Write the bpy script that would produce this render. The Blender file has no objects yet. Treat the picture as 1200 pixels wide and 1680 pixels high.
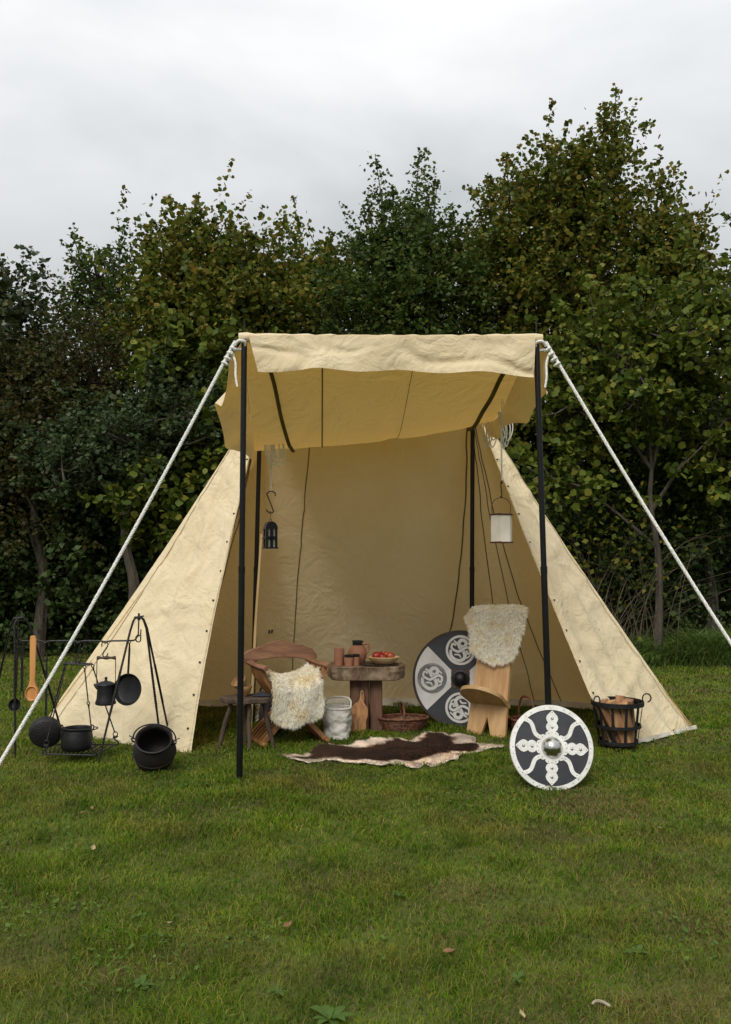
import bpy, math, random
import numpy as np
from mathutils import Vector, Matrix, noise as mnoise
random.seed(7); RNG = np.random.default_rng(11)
PI = math.pi; R = math.radians
sc = bpy.context.scene
COL = sc.collection

# ------------------------------------------------------------------ camera, sky, sun, exposure
cam_d = bpy.data.cameras.new('camera'); cam = bpy.data.objects.new('camera', cam_d); COL.objects.link(cam)
cam.location = (0, 0, 1.55)
cam.rotation_euler = (R(90) + math.atan(75/1450), 0, 0)
cam_d.sensor_fit = 'HORIZONTAL'; cam_d.sensor_width = 36.0; cam_d.lens = 36.0*1450/1200
cam_d.clip_end = 2000
sc.camera = cam
SUN_EL, SUN_AZ = R(45), math.atan2(-0.35, -0.94)       # soft light from behind and left of the camera
world = bpy.data.worlds.new('World'); sc.world = world; world.use_nodes = True
def make_world():
    nt = world.node_tree; N = nt.nodes; L = nt.links; N.clear()
    out = N.new('ShaderNodeOutputWorld'); bg = N.new('ShaderNodeBackground'); bg.inputs[1].default_value = 0.1
    sky = N.new('ShaderNodeTexSky'); sky.sky_type = 'NISHITA'; sky.sun_disc = False
    sky.sun_elevation = SUN_EL; sky.sun_rotation = SUN_AZ
    tc = N.new('ShaderNodeTexCoord'); sep = N.new('ShaderNodeSeparateXYZ'); L.new(tc.outputs['Generated'], sep.inputs[0])
    ab = N.new('ShaderNodeMath'); ab.operation = 'ABSOLUTE'; L.new(sep.outputs[2], ab.inputs[0])
    ad = N.new('ShaderNodeMath'); ad.operation = 'ADD'; ad.inputs[1].default_value = 0.22; L.new(ab.outputs[0], ad.inputs[0])
    dx = N.new('ShaderNodeMath'); dx.operation = 'DIVIDE'; L.new(sep.outputs[0], dx.inputs[0]); L.new(ad.outputs[0], dx.inputs[1])
    dy = N.new('ShaderNodeMath'); dy.operation = 'DIVIDE'; L.new(sep.outputs[1], dy.inputs[0]); L.new(ad.outputs[0], dy.inputs[1])
    cb = N.new('ShaderNodeCombineXYZ'); L.new(dx.outputs[0], cb.inputs[0]); L.new(dy.outputs[0], cb.inputs[1]); cb.inputs[2].default_value = 3.7
    no = N.new('ShaderNodeTexNoise'); no.inputs['Scale'].default_value = 1.25; no.inputs['Detail'].default_value = 5
    no.inputs['Roughness'].default_value = 0.5; no.inputs['Distortion'].default_value = 0.35; L.new(cb.outputs[0], no.inputs['Vector'])
    rp = N.new('ShaderNodeValToRGB'); e = rp.color_ramp.elements
    e[0].position = 0.36; e[0].color = (0.40, 0.418, 0.425, 1); e[1].position = 0.66; e[1].color = (0.61, 0.616, 0.616, 1)
    L.new(no.outputs['Fac'], rp.inputs[0])
    # overcast sky: brighter towards the zenith
    ze = N.new('ShaderNodeMath'); ze.operation = 'MULTIPLY_ADD'; ze.inputs[1].default_value = 9.5; ze.inputs[2].default_value = 4.6; L.new(ab.outputs[0], ze.inputs[0])
    mu = N.new('ShaderNodeVectorMath'); mu.operation = 'SCALE'; L.new(ze.outputs[0], mu.inputs['Scale']); L.new(rp.outputs[0], mu.inputs[0])
    mx = N.new('ShaderNodeMix'); mx.data_type = 'RGBA'; mx.inputs[0].default_value = 0.95
    L.new(sky.outputs[0], mx.inputs[6]); L.new(mu.outputs[0], mx.inputs[7])
    L.new(mx.outputs[2], bg.inputs[0]); L.new(bg.outputs[0], out.inputs[0])
make_world()
sun_d = bpy.data.lights.new('sun', 'SUN'); sun_d.energy = 1.5; sun_d.angle = R(28); sun_d.color = (1, 0.965, 0.91)
sun = bpy.data.objects.new('sun', sun_d); COL.objects.link(sun); sun.location = (-4, -8, 14)
_sd = Vector((math.sin(SUN_AZ)*math.cos(SUN_EL), math.cos(SUN_AZ)*math.cos(SUN_EL), math.sin(SUN_EL)))
sun.rotation_euler = _sd.to_track_quat('Z', 'Y').to_euler()
sc.view_settings.view_transform = 'Standard'; sc.view_settings.look = 'None'
sc.view_settings.exposure = 0.84; sc.view_settings.gamma = 1.0; sc.view_settings.use_curve_mapping = False
sc.render.engine = 'CYCLES'
sc.cycles.use_denoising = True
sc.cycles.max_bounces = 12; sc.cycles.diffuse_bounces = 8; sc.cycles.transmission_bounces = 8; sc.cycles.transparent_max_bounces = 6

# ------------------------------------------------------------------ helpers
def tag(o, label=None, cat=None, group=None, kind=None):
    if label: o['label'] = label
    if cat: o['category'] = cat
    if group: o['group'] = group
    if kind: o['kind'] = kind
    return o
def thing(name, label, cat, loc=(0, 0, 0), rz=0, group=None):
    o = bpy.data.objects.new(name, None); COL.objects.link(o)
    o.location = loc; o.rotation_euler = (0, 0, rz); o.empty_display_size = 0.1
    return tag(o, label, cat, group)
def link(name, me, mat, parent=None):
    o = bpy.data.objects.new(name, me); COL.objects.link(o)
    if mat: me.materials.append(mat)
    if parent: o.parent = parent
    return o
def bulk(name, V, Fs, mat, parent=None, smooth=False):
    """numpy mesh: V (n,3), Fs (m,k)"""
    V = np.asarray(V, np.float32); Fs = np.asarray(Fs, np.int32); m, k = Fs.shape
    me = bpy.data.meshes.new(name)
    me.vertices.add(len(V)); me.vertices.foreach_set('co', V.ravel())
    me.loops.add(m*k); me.loops.foreach_set('vertex_index', Fs.ravel())
    me.polygons.add(m); me.polygons.foreach_set('loop_start', np.arange(m, dtype=np.int32)*k)
    if smooth: me.polygons.foreach_set('use_smooth', np.ones(m, bool))
    me.update(calc_edges=True)
    return link(name, me, mat, parent)
def rot(x=0, y=0, z=0):
    return Matrix.Rotation(z, 3, 'Z') @ Matrix.Rotation(y, 3, 'Y') @ Matrix.Rotation(x, 3, 'X')
class B:
    def __init__(s): s.v = []; s.f = []
    def add(s, vs, fs):
        n = len(s.v); s.v += [Vector(p) for p in vs]; s.f += [tuple(i+n for i in f) for f in fs]; return s
    def box(s, c, d, m=None, taper=1.0):
        m = m or Matrix.Identity(3); c = Vector(c); vs = []
        for z in (-.5, .5):
            k = taper if z > 0 else 1
            for x, y in ((-.5, -.5), (.5, -.5), (.5, .5), (-.5, .5)): vs.append(c + m @ Vector((x*d[0]*k, y*d[1]*k, z*d[2])))
        return s.add(vs, [(3,2,1,0),(4,5,6,7),(0,1,5,4),(1,2,6,5),(2,3,7,6),(3,0,4,7)])
    def bar(s, p0, p1, w, h, up=(0, 0, 1)):
        p0 = Vector(p0); p1 = Vector(p1); z = (p1-p0); l = z.length; z.normalize(); u = Vector(up)
        x = u.cross(z); x = x.normalized() if x.length > 1e-4 else Vector((1, 0, 0)); y = z.cross(x)
        return s.box((p0+p1)/2, (w, h, l), Matrix((x, y, z)).transposed())
    def tube(s, pts, r, n=8, closed=False, caps=True, squash=None):
        pts = [Vector(p) for p in pts]; k = len(pts)
        rs = r if isinstance(r, (list, tuple)) else [r]*k
        t0 = (pts[1]-pts[0]).normalized(); a = Vector((0, 0, 1)) if abs(t0.z) < .9 else Vector((1, 0, 0))
        nrm = t0.cross(a).normalized(); vs = []; fs = []
        for i, p in enumerate(pts):
            t = (pts[(i+1) % k]-pts[i-1]) if closed else (pts[min(i+1, k-1)]-pts[max(i-1, 0)])
            t.normalize(); nrm = (nrm - t*nrm.dot(t)).normalized(); b = t.cross(nrm)
            for j in range(n):
                q = 2*PI*j/n; vs.append(p + (nrm*math.cos(q) + b*math.sin(q)*(squash or 1))*rs[i])
        for i in range(k if closed else k-1):
            for j in range(n):
                a0, a1 = i*n+j, i*n+(j+1) % n; b0, b1 = ((i+1) % k)*n+j, ((i+1) % k)*n+(j+1) % n
                fs.append((a0, a1, b1, b0))
        if caps and not closed: fs.append(tuple(range(n-1, -1, -1))); fs.append(tuple((k-1)*n+j for j in range(n)))
        return s.add(vs, fs)
    def lathe(s, prof, n=24, m=None, c=(0, 0, 0), sx=1, sy=1, wob=0):
        m = m or Matrix.Identity(3); c = Vector(c); vs = []; fs = []; k = len(prof)
        for i, (r, z) in enumerate(prof):
            for j in range(n):
                q = 2*PI*j/n; w = 1 + wob*math.sin(3*q+i*.4)
                vs.append(c + m @ Vector((r*w*math.cos(q)*sx, r*w*math.sin(q)*sy, z)))
        for i in range(k-1):
            for j in range(n):
                fs.append((i*n+j, i*n+(j+1) % n, (i+1)*n+(j+1) % n, (i+1)*n+j))
        if prof[0][0] > 1e-6: fs.append(tuple(range(n-1, -1, -1)))
        if prof[-1][0] > 1e-6: fs.append(tuple((k-1)*n+j for j in range(n)))
        return s.add(vs, fs)
    def prism(s, out, t, m=None, c=(0, 0, 0), z0=0):
        m = m or Matrix.Identity(3); c = Vector(c); n = len(out)
        vs = [c + m @ Vector((x, y, z0)) for x, y in out] + [c + m @ Vector((x, y, z0+t)) for x, y in out]
        return s.add(vs, [tuple(range(n-1, -1, -1)), tuple(range(n, 2*n))] + [(i, (i+1) % n, n+(i+1) % n, n+i) for i in range(n)])
    def ribbon(s, pts, w, t, m=None, c=(0, 0, 0), z0=0, closed=False):
        """flat strip of width w along a 2-D polyline, t thick"""
        m = m or Matrix.Identity(3); c = Vector(c); n = len(pts); vs = []; fs = []
        for i in range(n):
            a = Vector(pts[i-1] if (closed or i) else pts[i]); b = Vector(pts[(i+1) % n] if (closed or i < n-1) else pts[i])
            d = (b-a).normalized(); q = Vector((-d.y, d.x)); p = Vector(pts[i]); ww = w[i] if isinstance(w, (list, tuple)) else w
            for e, z in ((-.5, z0), (.5, z0), (.5, z0+t), (-.5, z0+t)):
                h = p + q*ww*e; vs.append(c + m @ Vector((h.x, h.y, z)))
        for i in range(n if closed else n-1):
            for j in range(4): fs.append((i*4+j, i*4+(j+1) % 4, ((i+1) % n)*4+(j+1) % 4, ((i+1) % n)*4+j))
        if not closed: fs += [(3, 2, 1, 0), tuple((n-1)*4+j for j in range(4))]
        return s.add(vs, fs)
    def grid(s, P, nu, nv):
        vs = [P(i/nu, j/nv) for j in range(nv+1) for i in range(nu+1)]
        return s.add(vs, [(j*(nu+1)+i, j*(nu+1)+i+1, (j+1)*(nu+1)+i+1, (j+1)*(nu+1)+i) for j in range(nv) for i in range(nu)])
    def build(s, name, mat, parent=None, smooth=40, world=False, bevel=0, solid=0, label=None):
        o = Vector(parent.location) if (world and parent) else Vector((0, 0, 0))
        me = bpy.data.meshes.new(name); me.from_pydata([tuple(p-o) for p in s.v], [], s.f); me.update()
        if smooth:
            me.polygons.foreach_set('use_smooth', [True]*len(me.polygons)); me.set_sharp_from_angle(angle=R(smooth))
        ob = link(name, me, mat, parent)
        if solid: m = ob.modifiers.new('s', 'SOLIDIFY'); m.thickness = solid; m.offset = 0
        if bevel: m = ob.modifiers.new('b', 'BEVEL'); m.width = bevel; m.segments = 2; m.limit_method = 'ANGLE'
        if label: ob['label'] = label
        return ob
def solo(b, name, mat, label, cat, loc=(0, 0, 0), rz=0, group=None, **k):
    o = b.build(name, mat, None, **k); o.location = loc; o.rotation_euler = (0, 0, rz); return tag(o, label, cat, group)
def copy_tree(o, parent=None):
    c = o.copy(); COL.objects.link(c); c.parent = parent
    for ch in list(o.children): copy_tree(ch, c)
    return c
def lerp(a, b, t): return Vector(a)*(1-t) + Vector(b)*t
def spline(pts, n=8):
    """Catmull-Rom through pts"""
    P = [Vector(p) for p in pts]; P = [P[0]*2-P[1]] + P + [P[-1]*2-P[-2]]; out = []
    for i in range(1, len(P)-2):
        for k in range(n):
            t = k/n; a, b, c, d = P[i-1:i+3]
            out.append(0.5*((2*b) + (c-a)*t + (2*a-5*b+4*c-d)*t*t + (3*b-a-3*c+d)*t**3))
    out.append(P[-2]); return out
def vnoise(x, y, scale, seed):
    r = np.random.default_rng(seed); g = r.random((64, 64)); u = (x*scale) % 63; v = (y*scale) % 63
    i = np.floor(u).astype(int); j = np.floor(v).astype(int); fx = u-i; fy = v-j; fx = fx*fx*(3-2*fx); fy = fy*fy*(3-2*fy)
    return (g[i, j]*(1-fx)+g[i+1, j]*fx)*(1-fy) + (g[i, j+1]*(1-fx)+g[i+1, j+1]*fx)*fy
def in_poly(x, y, poly):
    x = np.asarray(x); y = np.asarray(y); c = np.zeros(x.shape, bool); n = len(poly)
    for i in range(n):
        (x0, y0), (x1, y1) = poly[i-1], poly[i]
        if y0 == y1: continue
        c ^= ((y0 > y) != (y1 > y)) & (x < (x1-x0)*(y-y0)/(y1-y0)+x0)
    return c
def edge_dist(x, y, poly):
    d = np.full(np.shape(x), 1e9); n = len(poly)
    for i in range(n):
        a = np.array(poly[i-1]); b = np.array(poly[i]); ab = b-a; L2 = (ab**2).sum()+1e-12
        t = np.clip(((x-a[0])*ab[0]+(y-a[1])*ab[1])/L2, 0, 1)
        d = np.minimum(d, np.hypot(x-a[0]-t*ab[0], y-a[1]-t*ab[1]))
    return d

# ------------------------------------------------------------------ materials
def nodes(name):
    m = bpy.data.materials.new(name); m.use_nodes = True; nt = m.node_tree
    p = nt.nodes['Principled BSDF']; return m, nt, p
def pm(name, c1, c2=None, rough=.6, metal=0, scale=6, stretch=(1, 1, 1), bump=.15, bscale=40, detail=4, lo=.35, hi=.65, spec=.4, dist=0.0, bdist=.01):
    m, nt, p = nodes(name); N = nt.nodes; L = nt.links
    c2 = c2 or tuple(x*.72 for x in c1)
    tc = N.new('ShaderNodeTexCoord'); mp = N.new('ShaderNodeMapping'); mp.inputs['Scale'].default_value = stretch
    L.new(tc.outputs['Object'], mp.inputs[0])
    n1 = N.new('ShaderNodeTexNoise'); n1.inputs['Scale'].default_value = scale; n1.inputs['Detail'].default_value = detail; n1.inputs['Distortion'].default_value = dist
    L.new(mp.outputs[0], n1.inputs['Vector'])
    rp = N.new('ShaderNodeValToRGB'); e = rp.color_ramp.elements
    e[0].position = lo; e[0].color = (*c2, 1); e[1].position = hi; e[1].color = (*c1, 1)
    L.new(n1.outputs['Fac'], rp.inputs[0]); L.new(rp.outputs[0], p.inputs['Base Color'])
    p.inputs['Roughness'].default_value = rough; p.inputs['Metallic'].default_value = metal; p.inputs['Specular IOR Level'].default_value = spec
    if bump:
        n2 = N.new('ShaderNodeTexNoise'); n2.inputs['Scale'].default_value = bscale; n2.inputs['Detail'].default_value = 3
        L.new(mp.outputs[0], n2.inputs['Vector']); bp = N.new('ShaderNodeBump'); bp.inputs['Strength'].default_value = bump; bp.inputs['Distance'].default_value = bdist
        L.new(n2.outputs['Fac'], bp.inputs['Height']); L.new(bp.outputs[0], p.inputs['Normal'])
    return m
def leafmat(name, cols, trans=.35, rough=.5, patch=None, pscale=.6, spec=.16, vary=0):
    """per-leaf colour from the island, plus translucency"""
    m, nt, p = nodes(name); N = nt.nodes; L = nt.links
    g = N.new('ShaderNodeNewGeometry'); rp = N.new('ShaderNodeValToRGB'); el = rp.color_ramp.elements
    while len(el) < len(cols): el.new(.5)
    for i, c in enumerate(cols): el[i].position = i/(len(cols)-1); el[i].color = (*c, 1)
    L.new(g.outputs['Random Per Island'], rp.inputs[0]); col = rp.outputs[0]
    if patch:
        tc = N.new('ShaderNodeTexCoord'); n1 = N.new('ShaderNodeTexNoise'); n1.inputs['Scale'].default_value = pscale; n1.inputs['Detail'].default_value = 5; n1.inputs['Roughness'].default_value = .6
        L.new(tc.outputs['Object'], n1.inputs['Vector']); r2 = N.new('ShaderNodeValToRGB'); e = r2.color_ramp.elements
        e[0].position = .50; e[0].color = (0, 0, 0, 1); e[1].position = .74; e[1].color = (1, 1, 1, 1); L.new(n1.outputs['Fac'], r2.inputs[0])
        mx = N.new('ShaderNodeMix'); mx.data_type = 'RGBA'; L.new(r2.outputs[0], mx.inputs[0]); L.new(col, mx.inputs[6]); mx.inputs[7].default_value = (*patch, 1); col = mx.outputs[2]
    if vary:                                                          # species patches: lighter and darker turf
        n3 = N.new('ShaderNodeTexNoise'); n3.inputs['Scale'].default_value = vary; n3.inputs['Detail'].default_value = 6; n3.inputs['Roughness'].default_value = .65; L.new(tc.outputs['Object'], n3.inputs['Vector'])
        r3 = N.new('ShaderNodeValToRGB'); e = r3.color_ramp.elements; e[0].position = .33; e[0].color = (.52, .60, .62, 1); e[1].position = .68; e[1].color = (1.35, 1.22, .95, 1); L.new(n3.outputs['Fac'], r3.inputs[0])
        m3 = N.new('ShaderNodeMix'); m3.data_type = 'RGBA'; m3.blend_type = 'MULTIPLY'; m3.inputs[0].default_value = 1; L.new(col, m3.inputs[6]); L.new(r3.outputs[0], m3.inputs[7]); col = m3.outputs[2]
    L.new(col, p.inputs['Base Color']); p.inputs['Roughness'].default_value = rough; p.inputs['Specular IOR Level'].default_value = spec
    if trans:
        t = N.new('ShaderNodeBsdfTranslucent'); L.new(col, t.inputs[0]); ms = N.new('ShaderNodeMixShader'); ms.inputs[0].default_value = trans
        L.new(p.outputs[0], ms.inputs[1]); L.new(t.outputs[0], ms.inputs[2]); L.new(ms.outputs[0], N['Material Output'].inputs[0])
    return m
def canvas_mat():
    m, nt, p = nodes('canvas'); N = nt.nodes; L = nt.links
    tc = N.new('ShaderNodeTexCoord')
    n1 = N.new('ShaderNodeTexNoise'); n1.inputs['Scale'].default_value = 1.6; n1.inputs['Detail'].default_value = 7; n1.inputs['Roughness'].default_value = .62
    L.new(tc.outputs['Object'], n1.inputs['Vector'])
    rp = N.new('ShaderNodeValToRGB'); e = rp.color_ramp.elements
    e[0].position = .3; e[0].color = (.76, .635, .405, 1); e[1].position = .68; e[1].color = (.84, .725, .50, 1)
    L.new(n1.outputs['Fac'], rp.inputs[0])
    L.new(rp.outputs[0], p.inputs['Base Color'])
    p.inputs['Roughness'].default_value = .9; p.inputs['Specular IOR Level'].default_value = .1
    # crumple: distorted ridged noise at two scales plus the weave
    def bump(scale, dist, strength, dd, prev=None, ridged=True):
        n = N.new('ShaderNodeTexNoise'); n.inputs['Scale'].default_value = scale; n.inputs['Detail'].default_value = 3; n.inputs['Distortion'].default_value = dist
        L.new(tc.outputs['Object'], n.inputs['Vector']); h = n.outputs['Fac']
        if ridged:
            a = N.new('ShaderNodeMath'); a.operation = 'SUBTRACT'; a.inputs[1].default_value = .5; L.new(h, a.inputs[0])
            b = N.new('ShaderNodeMath'); b.operation = 'ABSOLUTE'; L.new(a.outputs[0], b.inputs[0]); h = b.outputs[0]
        bp = N.new('ShaderNodeBump'); bp.inputs['Strength'].default_value = strength; bp.inputs['Distance'].default_value = dd
        L.new(h, bp.inputs['Height'])
        if prev: L.new(prev, bp.inputs['Normal'])
        return bp.outputs[0]
    nn = bump(2.6, 1.8, .6, .055); nn = bump(7, 1.4, .48, .028, nn); nn = bump(17, .9, .34, .010, nn); nn = bump(260, 0, .25, .002, nn, False)
    L.new(nn, p.inputs['Normal'])
    t = N.new('ShaderNodeBsdfTranslucent'); t.inputs[0].default_value = (.59, .345, .085, 1); L.new(nn, t.inputs[1])
    ms = N.new('ShaderNodeMixShader'); ms.inputs[0].default_value = .29
    L.new(p.outputs[0], ms.inputs[1]); L.new(t.outputs[0], ms.inputs[2]); L.new(ms.outputs[0], N['Material Output'].inputs[0])
    return m
M = {}
M['canvas'] = canvas_mat()
M['seam'] = pm('seam_tape', (.15, .115, .045), (.10, .08, .032), rough=.9, bump=.1)
M['sod'] = pm('sod_cloth', (.50, .47, .40), (.30, .28, .21), rough=.9, scale=5, bump=.4, bscale=20)
M['cord'] = pm('white_cord', (.84, .82, .74), (.70, .67, .58), rough=.85, scale=60, bump=.5, bscale=160)
M['rope'] = pm('white_rope', (.80, .79, .75), (.62, .60, .55), rough=.8, scale=90, stretch=(1, 1, .6), bump=.8, bscale=120)
M['pole'] = pm('black_paint', (.007, .007, .008), (.004, .004, .005), rough=.38, scale=10, bump=.05, spec=.3)
M['iron'] = pm('forged_iron', (.012, .011, .011), (.006, .0055, .006), rough=.5, scale=14, bump=.45, bscale=70, metal=0.0, spec=.35)
M['castiron'] = pm('cast_iron', (.010, .010, .011), (.006, .006, .007), rough=.42, scale=9, bump=.3, bscale=110, spec=.35)
M['rusty'] = pm('rusty_cast_iron', (.017, .012, .010), (.008, .0065, .0065), rough=.6, scale=7, bump=.5, bscale=60, spec=.4)
M['steel'] = pm('polished_steel', (.62, .61, .58), (.5, .49, .46), rough=.17, metal=1, bump=.03, bscale=20)
M['steel2'] = pm('bright_steel', (.5, .5, .5), (.35, .35, .35), rough=.3, metal=1, bump=.0)
M['plate'] = pm('pale_metal_plate', (.68, .67, .63), (.56, .55, .51), rough=.42, scale=22, bump=.25, bscale=70, spec=.5)
M['charcoal'] = pm('charcoal_paint', (.033, .034, .040), (.022, .023, .028), rough=.6, scale=9, bump=.15, bscale=50)
M['leather'] = pm('dark_leather', (.045, .020, .012), (.022, .012, .009), rough=.6, scale=12, bump=.3)
M['whitepaint'] = pm('white_paint', (.60, .58, .55), (.50, .48, .45), rough=.7, scale=7, bump=.2, bscale=40)
M['greypaint'] = pm('grey_paint_line', (.36, .35, .34), rough=.7, bump=0)
M['pine'] = pm('pine_plank', (.50, .315, .15), (.38, .21, .085), rough=.62, scale=3.2, stretch=(7, 7, .45), bump=.12, bscale=20, dist=.6, lo=.3, hi=.7)
M['pine_seat'] = pm('pine_seat', (.46, .30, .14), (.34, .20, .08), rough=.62, scale=3.2, stretch=(7, .5, 7), bump=.12, bscale=20, dist=.6)
M['oldwood'] = pm('weathered_wood', (.085, .055, .034), (.04, .026, .017), rough=.75, scale=5, stretch=(4, 4, 1), bump=.5, bscale=30)
M['slat'] = pm('oiled_slat', (.30, .145, .055), (.16, .07, .026), rough=.5, scale=6, stretch=(2, 6, 1), bump=.15, bscale=20)
M['board'] = pm('chair_crest_wood', (.27, .135, .075), (.14, .068, .04), rough=.6, scale=3, stretch=(1, 3, 4), bump=.25, bscale=18, dist=1.5)
M['stump'] = pm('stump_wood', (.17, .085, .048), (.085, .042, .026), rough=.7, scale=5, stretch=(5, 5, .5), bump=.5, bscale=14, dist=.5)
M['slab'] = pm('bark_edged_slab', (.27, .20, .13), (.11, .062, .034), rough=.8, scale=7, stretch=(1.3, 1.3, .7), bump=.8, bscale=22, dist=1.2, bdist=.02)
M['slabtop'] = pm('slab_top', (.26, .17, .10), (.16, .10, .058), rough=.6, scale=6, bump=.2)
M['olive'] = pm('olive_wood', (.46, .23, .085), (.22, .095, .035), rough=.5, scale=5, stretch=(4, 4, .8), bump=.1, dist=2.2)
M['spoon'] = pm('beech_spoon', (.56, .27, .085), (.44, .19, .055), rough=.5, scale=5, stretch=(4, 4, .5), bump=.08)
M['bowl'] = pm('turned_bowl', (.40, .23, .105), (.26, .135, .058), rough=.5, scale=6, stretch=(1, 1, 4), bump=.1)
M['staff'] = pm('pale_staff', (.52, .38, .19), (.40, .27, .12), rough=.6, scale=5, stretch=(4, 4, .4), bump=.1)
M['clay'] = pm('terracotta', (.37, .165, .095), (.29, .125, .07), rough=.75, scale=9, bump=.15, bscale=60)
M['glaze'] = pm('dark_glaze', (.018, .03, .028), (.008, .012, .012), rough=.12, scale=12, bump=.05, spec=.6)
M['apple'] = pm('apple_skin', (.36, .03, .018), (.18, .010, .010), rough=.28, scale=9, bump=.0, spec=.5, lo=.3, hi=.62)
M['appley'] = pm('apple_blush', (.48, .13, .03), (.33, .03, .016), rough=.28, scale=11, bump=.0, spec=.5)
M['bagcloth'] = pm('grey_linen', (.58, .56, .50), (.44, .42, .37), rough=.9, scale=9, bump=.5, bscale=26, bdist=.02)
M['wicker'] = pm('wicker', (.17, .062, .03), (.075, .028, .015), rough=.6, scale=30, bump=.3)
M['fur'] = leafmat('sheep_fleece', [(.92, .88, .76), (.94, .92, .84), (.96, .94, .90)], trans=.55, rough=.8, patch=(.88, .78, .52), pscale=6, spec=.15)
M['skin'] = pm('fleece_base', (.88, .82, .68), (.82, .74, .56), rough=.9, bump=.6, bscale=60)
M['log'] = pm('split_firewood', (.42, .235, .11), (.26, .125, .055), rough=.8, scale=4, stretch=(5, 5, .6), bump=.5, bscale=16)
M['bark'] = pm('tree_bark', (.085, .068, .050), (.040, .032, .023), rough=.9, scale=7, stretch=(3, 3, .6), bump=.8, bscale=12, bdist=.03)
M['twig'] = pm('bare_twigs', (.115, .085, .05), (.05, .036, .024), rough=.9, bump=0)
M['parch'] = pm('parchment', (.66, .62, .52), (.56, .51, .41), rough=.6, scale=6, bump=.1)
M['twine'] = pm('red_brown_stick', (.10, .035, .022), (.06, .02, .014), rough=.7, bump=.3)
M['pane'] = pm('horn_pane', (.46, .44, .36), (.30, .28, .22), rough=.25, scale=10, bump=.1)
M['darkcloth'] = pm('dark_cloth', (.02, .02, .026), (.012, .012, .016), rough=.9, bump=.4)

# ------------------------------------------------------------------ ground and lawn
M['soil'] = pm('lawn_soil', (.085, .110, .022), (.065, .060, .020), rough=.95, scale=1.3, detail=8, bump=.8, bscale=30, bdist=.03, spec=.1)
def ground():
    xs = [-200, -60, -20, -8, -4, 0, 4, 8, 20, 60, 200]; ys = [-30, -6, 0, 3, 6, 9, 12, 16, 24, 60, 150, 400]
    b = B(); b.add([(x, y, 0) for y in ys for x in xs], [(j*11+i, j*11+i+1, (j+1)*11+i+1, (j+1)*11+i) for j in range(11) for i in range(10)])
    o = b.build('ground', M['soil']); o['kind'] = 'structure'
ground()
# outline of the hide rug on the grass (metres), used here to keep blades from growing through it
RUG = [(-.62,7.0),(-.50,7.0),(-.40,6.95),(-.31,7.16),(-.12,7.28),(.02,7.24),(.12,7.44),(.24,7.46),(.27,7.56),(.36,7.50),(.44,7.46),(.55,7.54),
       (.68,7.46),(.80,7.68),(.88,7.76),(1.01,7.80),(1.10,7.70),(1.14,7.62),(1.26,7.78),(1.36,7.66),(1.40,7.56),(1.36,7.38),(1.44,7.28),(1.54,7.33),
       (1.66,7.32),(1.62,7.24),(1.48,7.20),(1.30,7.08),(1.17,7.00),(1.10,6.82),(.98,6.70),(.83,6.62),(.77,6.70),(.71,6.56),(.64,6.50),(.56,6.66),
       (.49,6.70),(.40,6.58),(.28,6.62),(.20,6.66),(.08,6.70),(.02,6.72),(-.06,6.76),(-.18,6.84),(-.26,6.74),(-.34,6.70),(-.44,6.76),(-.50,6.82)]
RUG = [(-.65+(x+.62)*.785, y) for x, y in RUG]
M['blade'] = leafmat('grass_blade', [(.048, .116, .006), (.082, .170, .009), (.114, .200, .012), (.155, .200, .020), (.27, .22, .08)], trans=.35, rough=.55, patch=(.20, .165, .045), pscale=1.1, spec=.08, vary=2.6)
M['straw'] = leafmat('dead_grass', [(.10, .105, .025), (.17, .135, .045), (.23, .175, .07), (.13, .085, .035)], trans=.25, rough=.7, spec=.05)
def blades(n, x, y, h, w, lean):
    a = RNG.random(n)*2*PI; l = RNG.random(n)*2*PI; dx, dy = np.cos(a)*w/2, np.sin(a)*w/2
    bx, by = np.cos(l)*lean*h, np.sin(l)*lean*h; z = np.zeros(n)-.004
    V = np.stack([np.stack([x-dx, y-dy, z], 1), np.stack([x+dx, y+dy, z], 1),
                  np.stack([x-dx*.8+bx*.35, y-dy*.8+by*.35, h*.6], 1), np.stack([x+dx*.8+bx*.35, y+dy*.8+by*.35, h*.6], 1),
                  np.stack([x+bx, y+by, h*(1-.25*lean)], 1)], 1).reshape(-1, 3)
    o = (np.arange(n)*5)[:, None]; F = np.concatenate([o+np.array([[0, 1, 3]]), o+np.array([[0, 3, 2]]), o+np.array([[2, 3, 4]])], 1).reshape(-1, 3)
    return V, F
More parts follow.
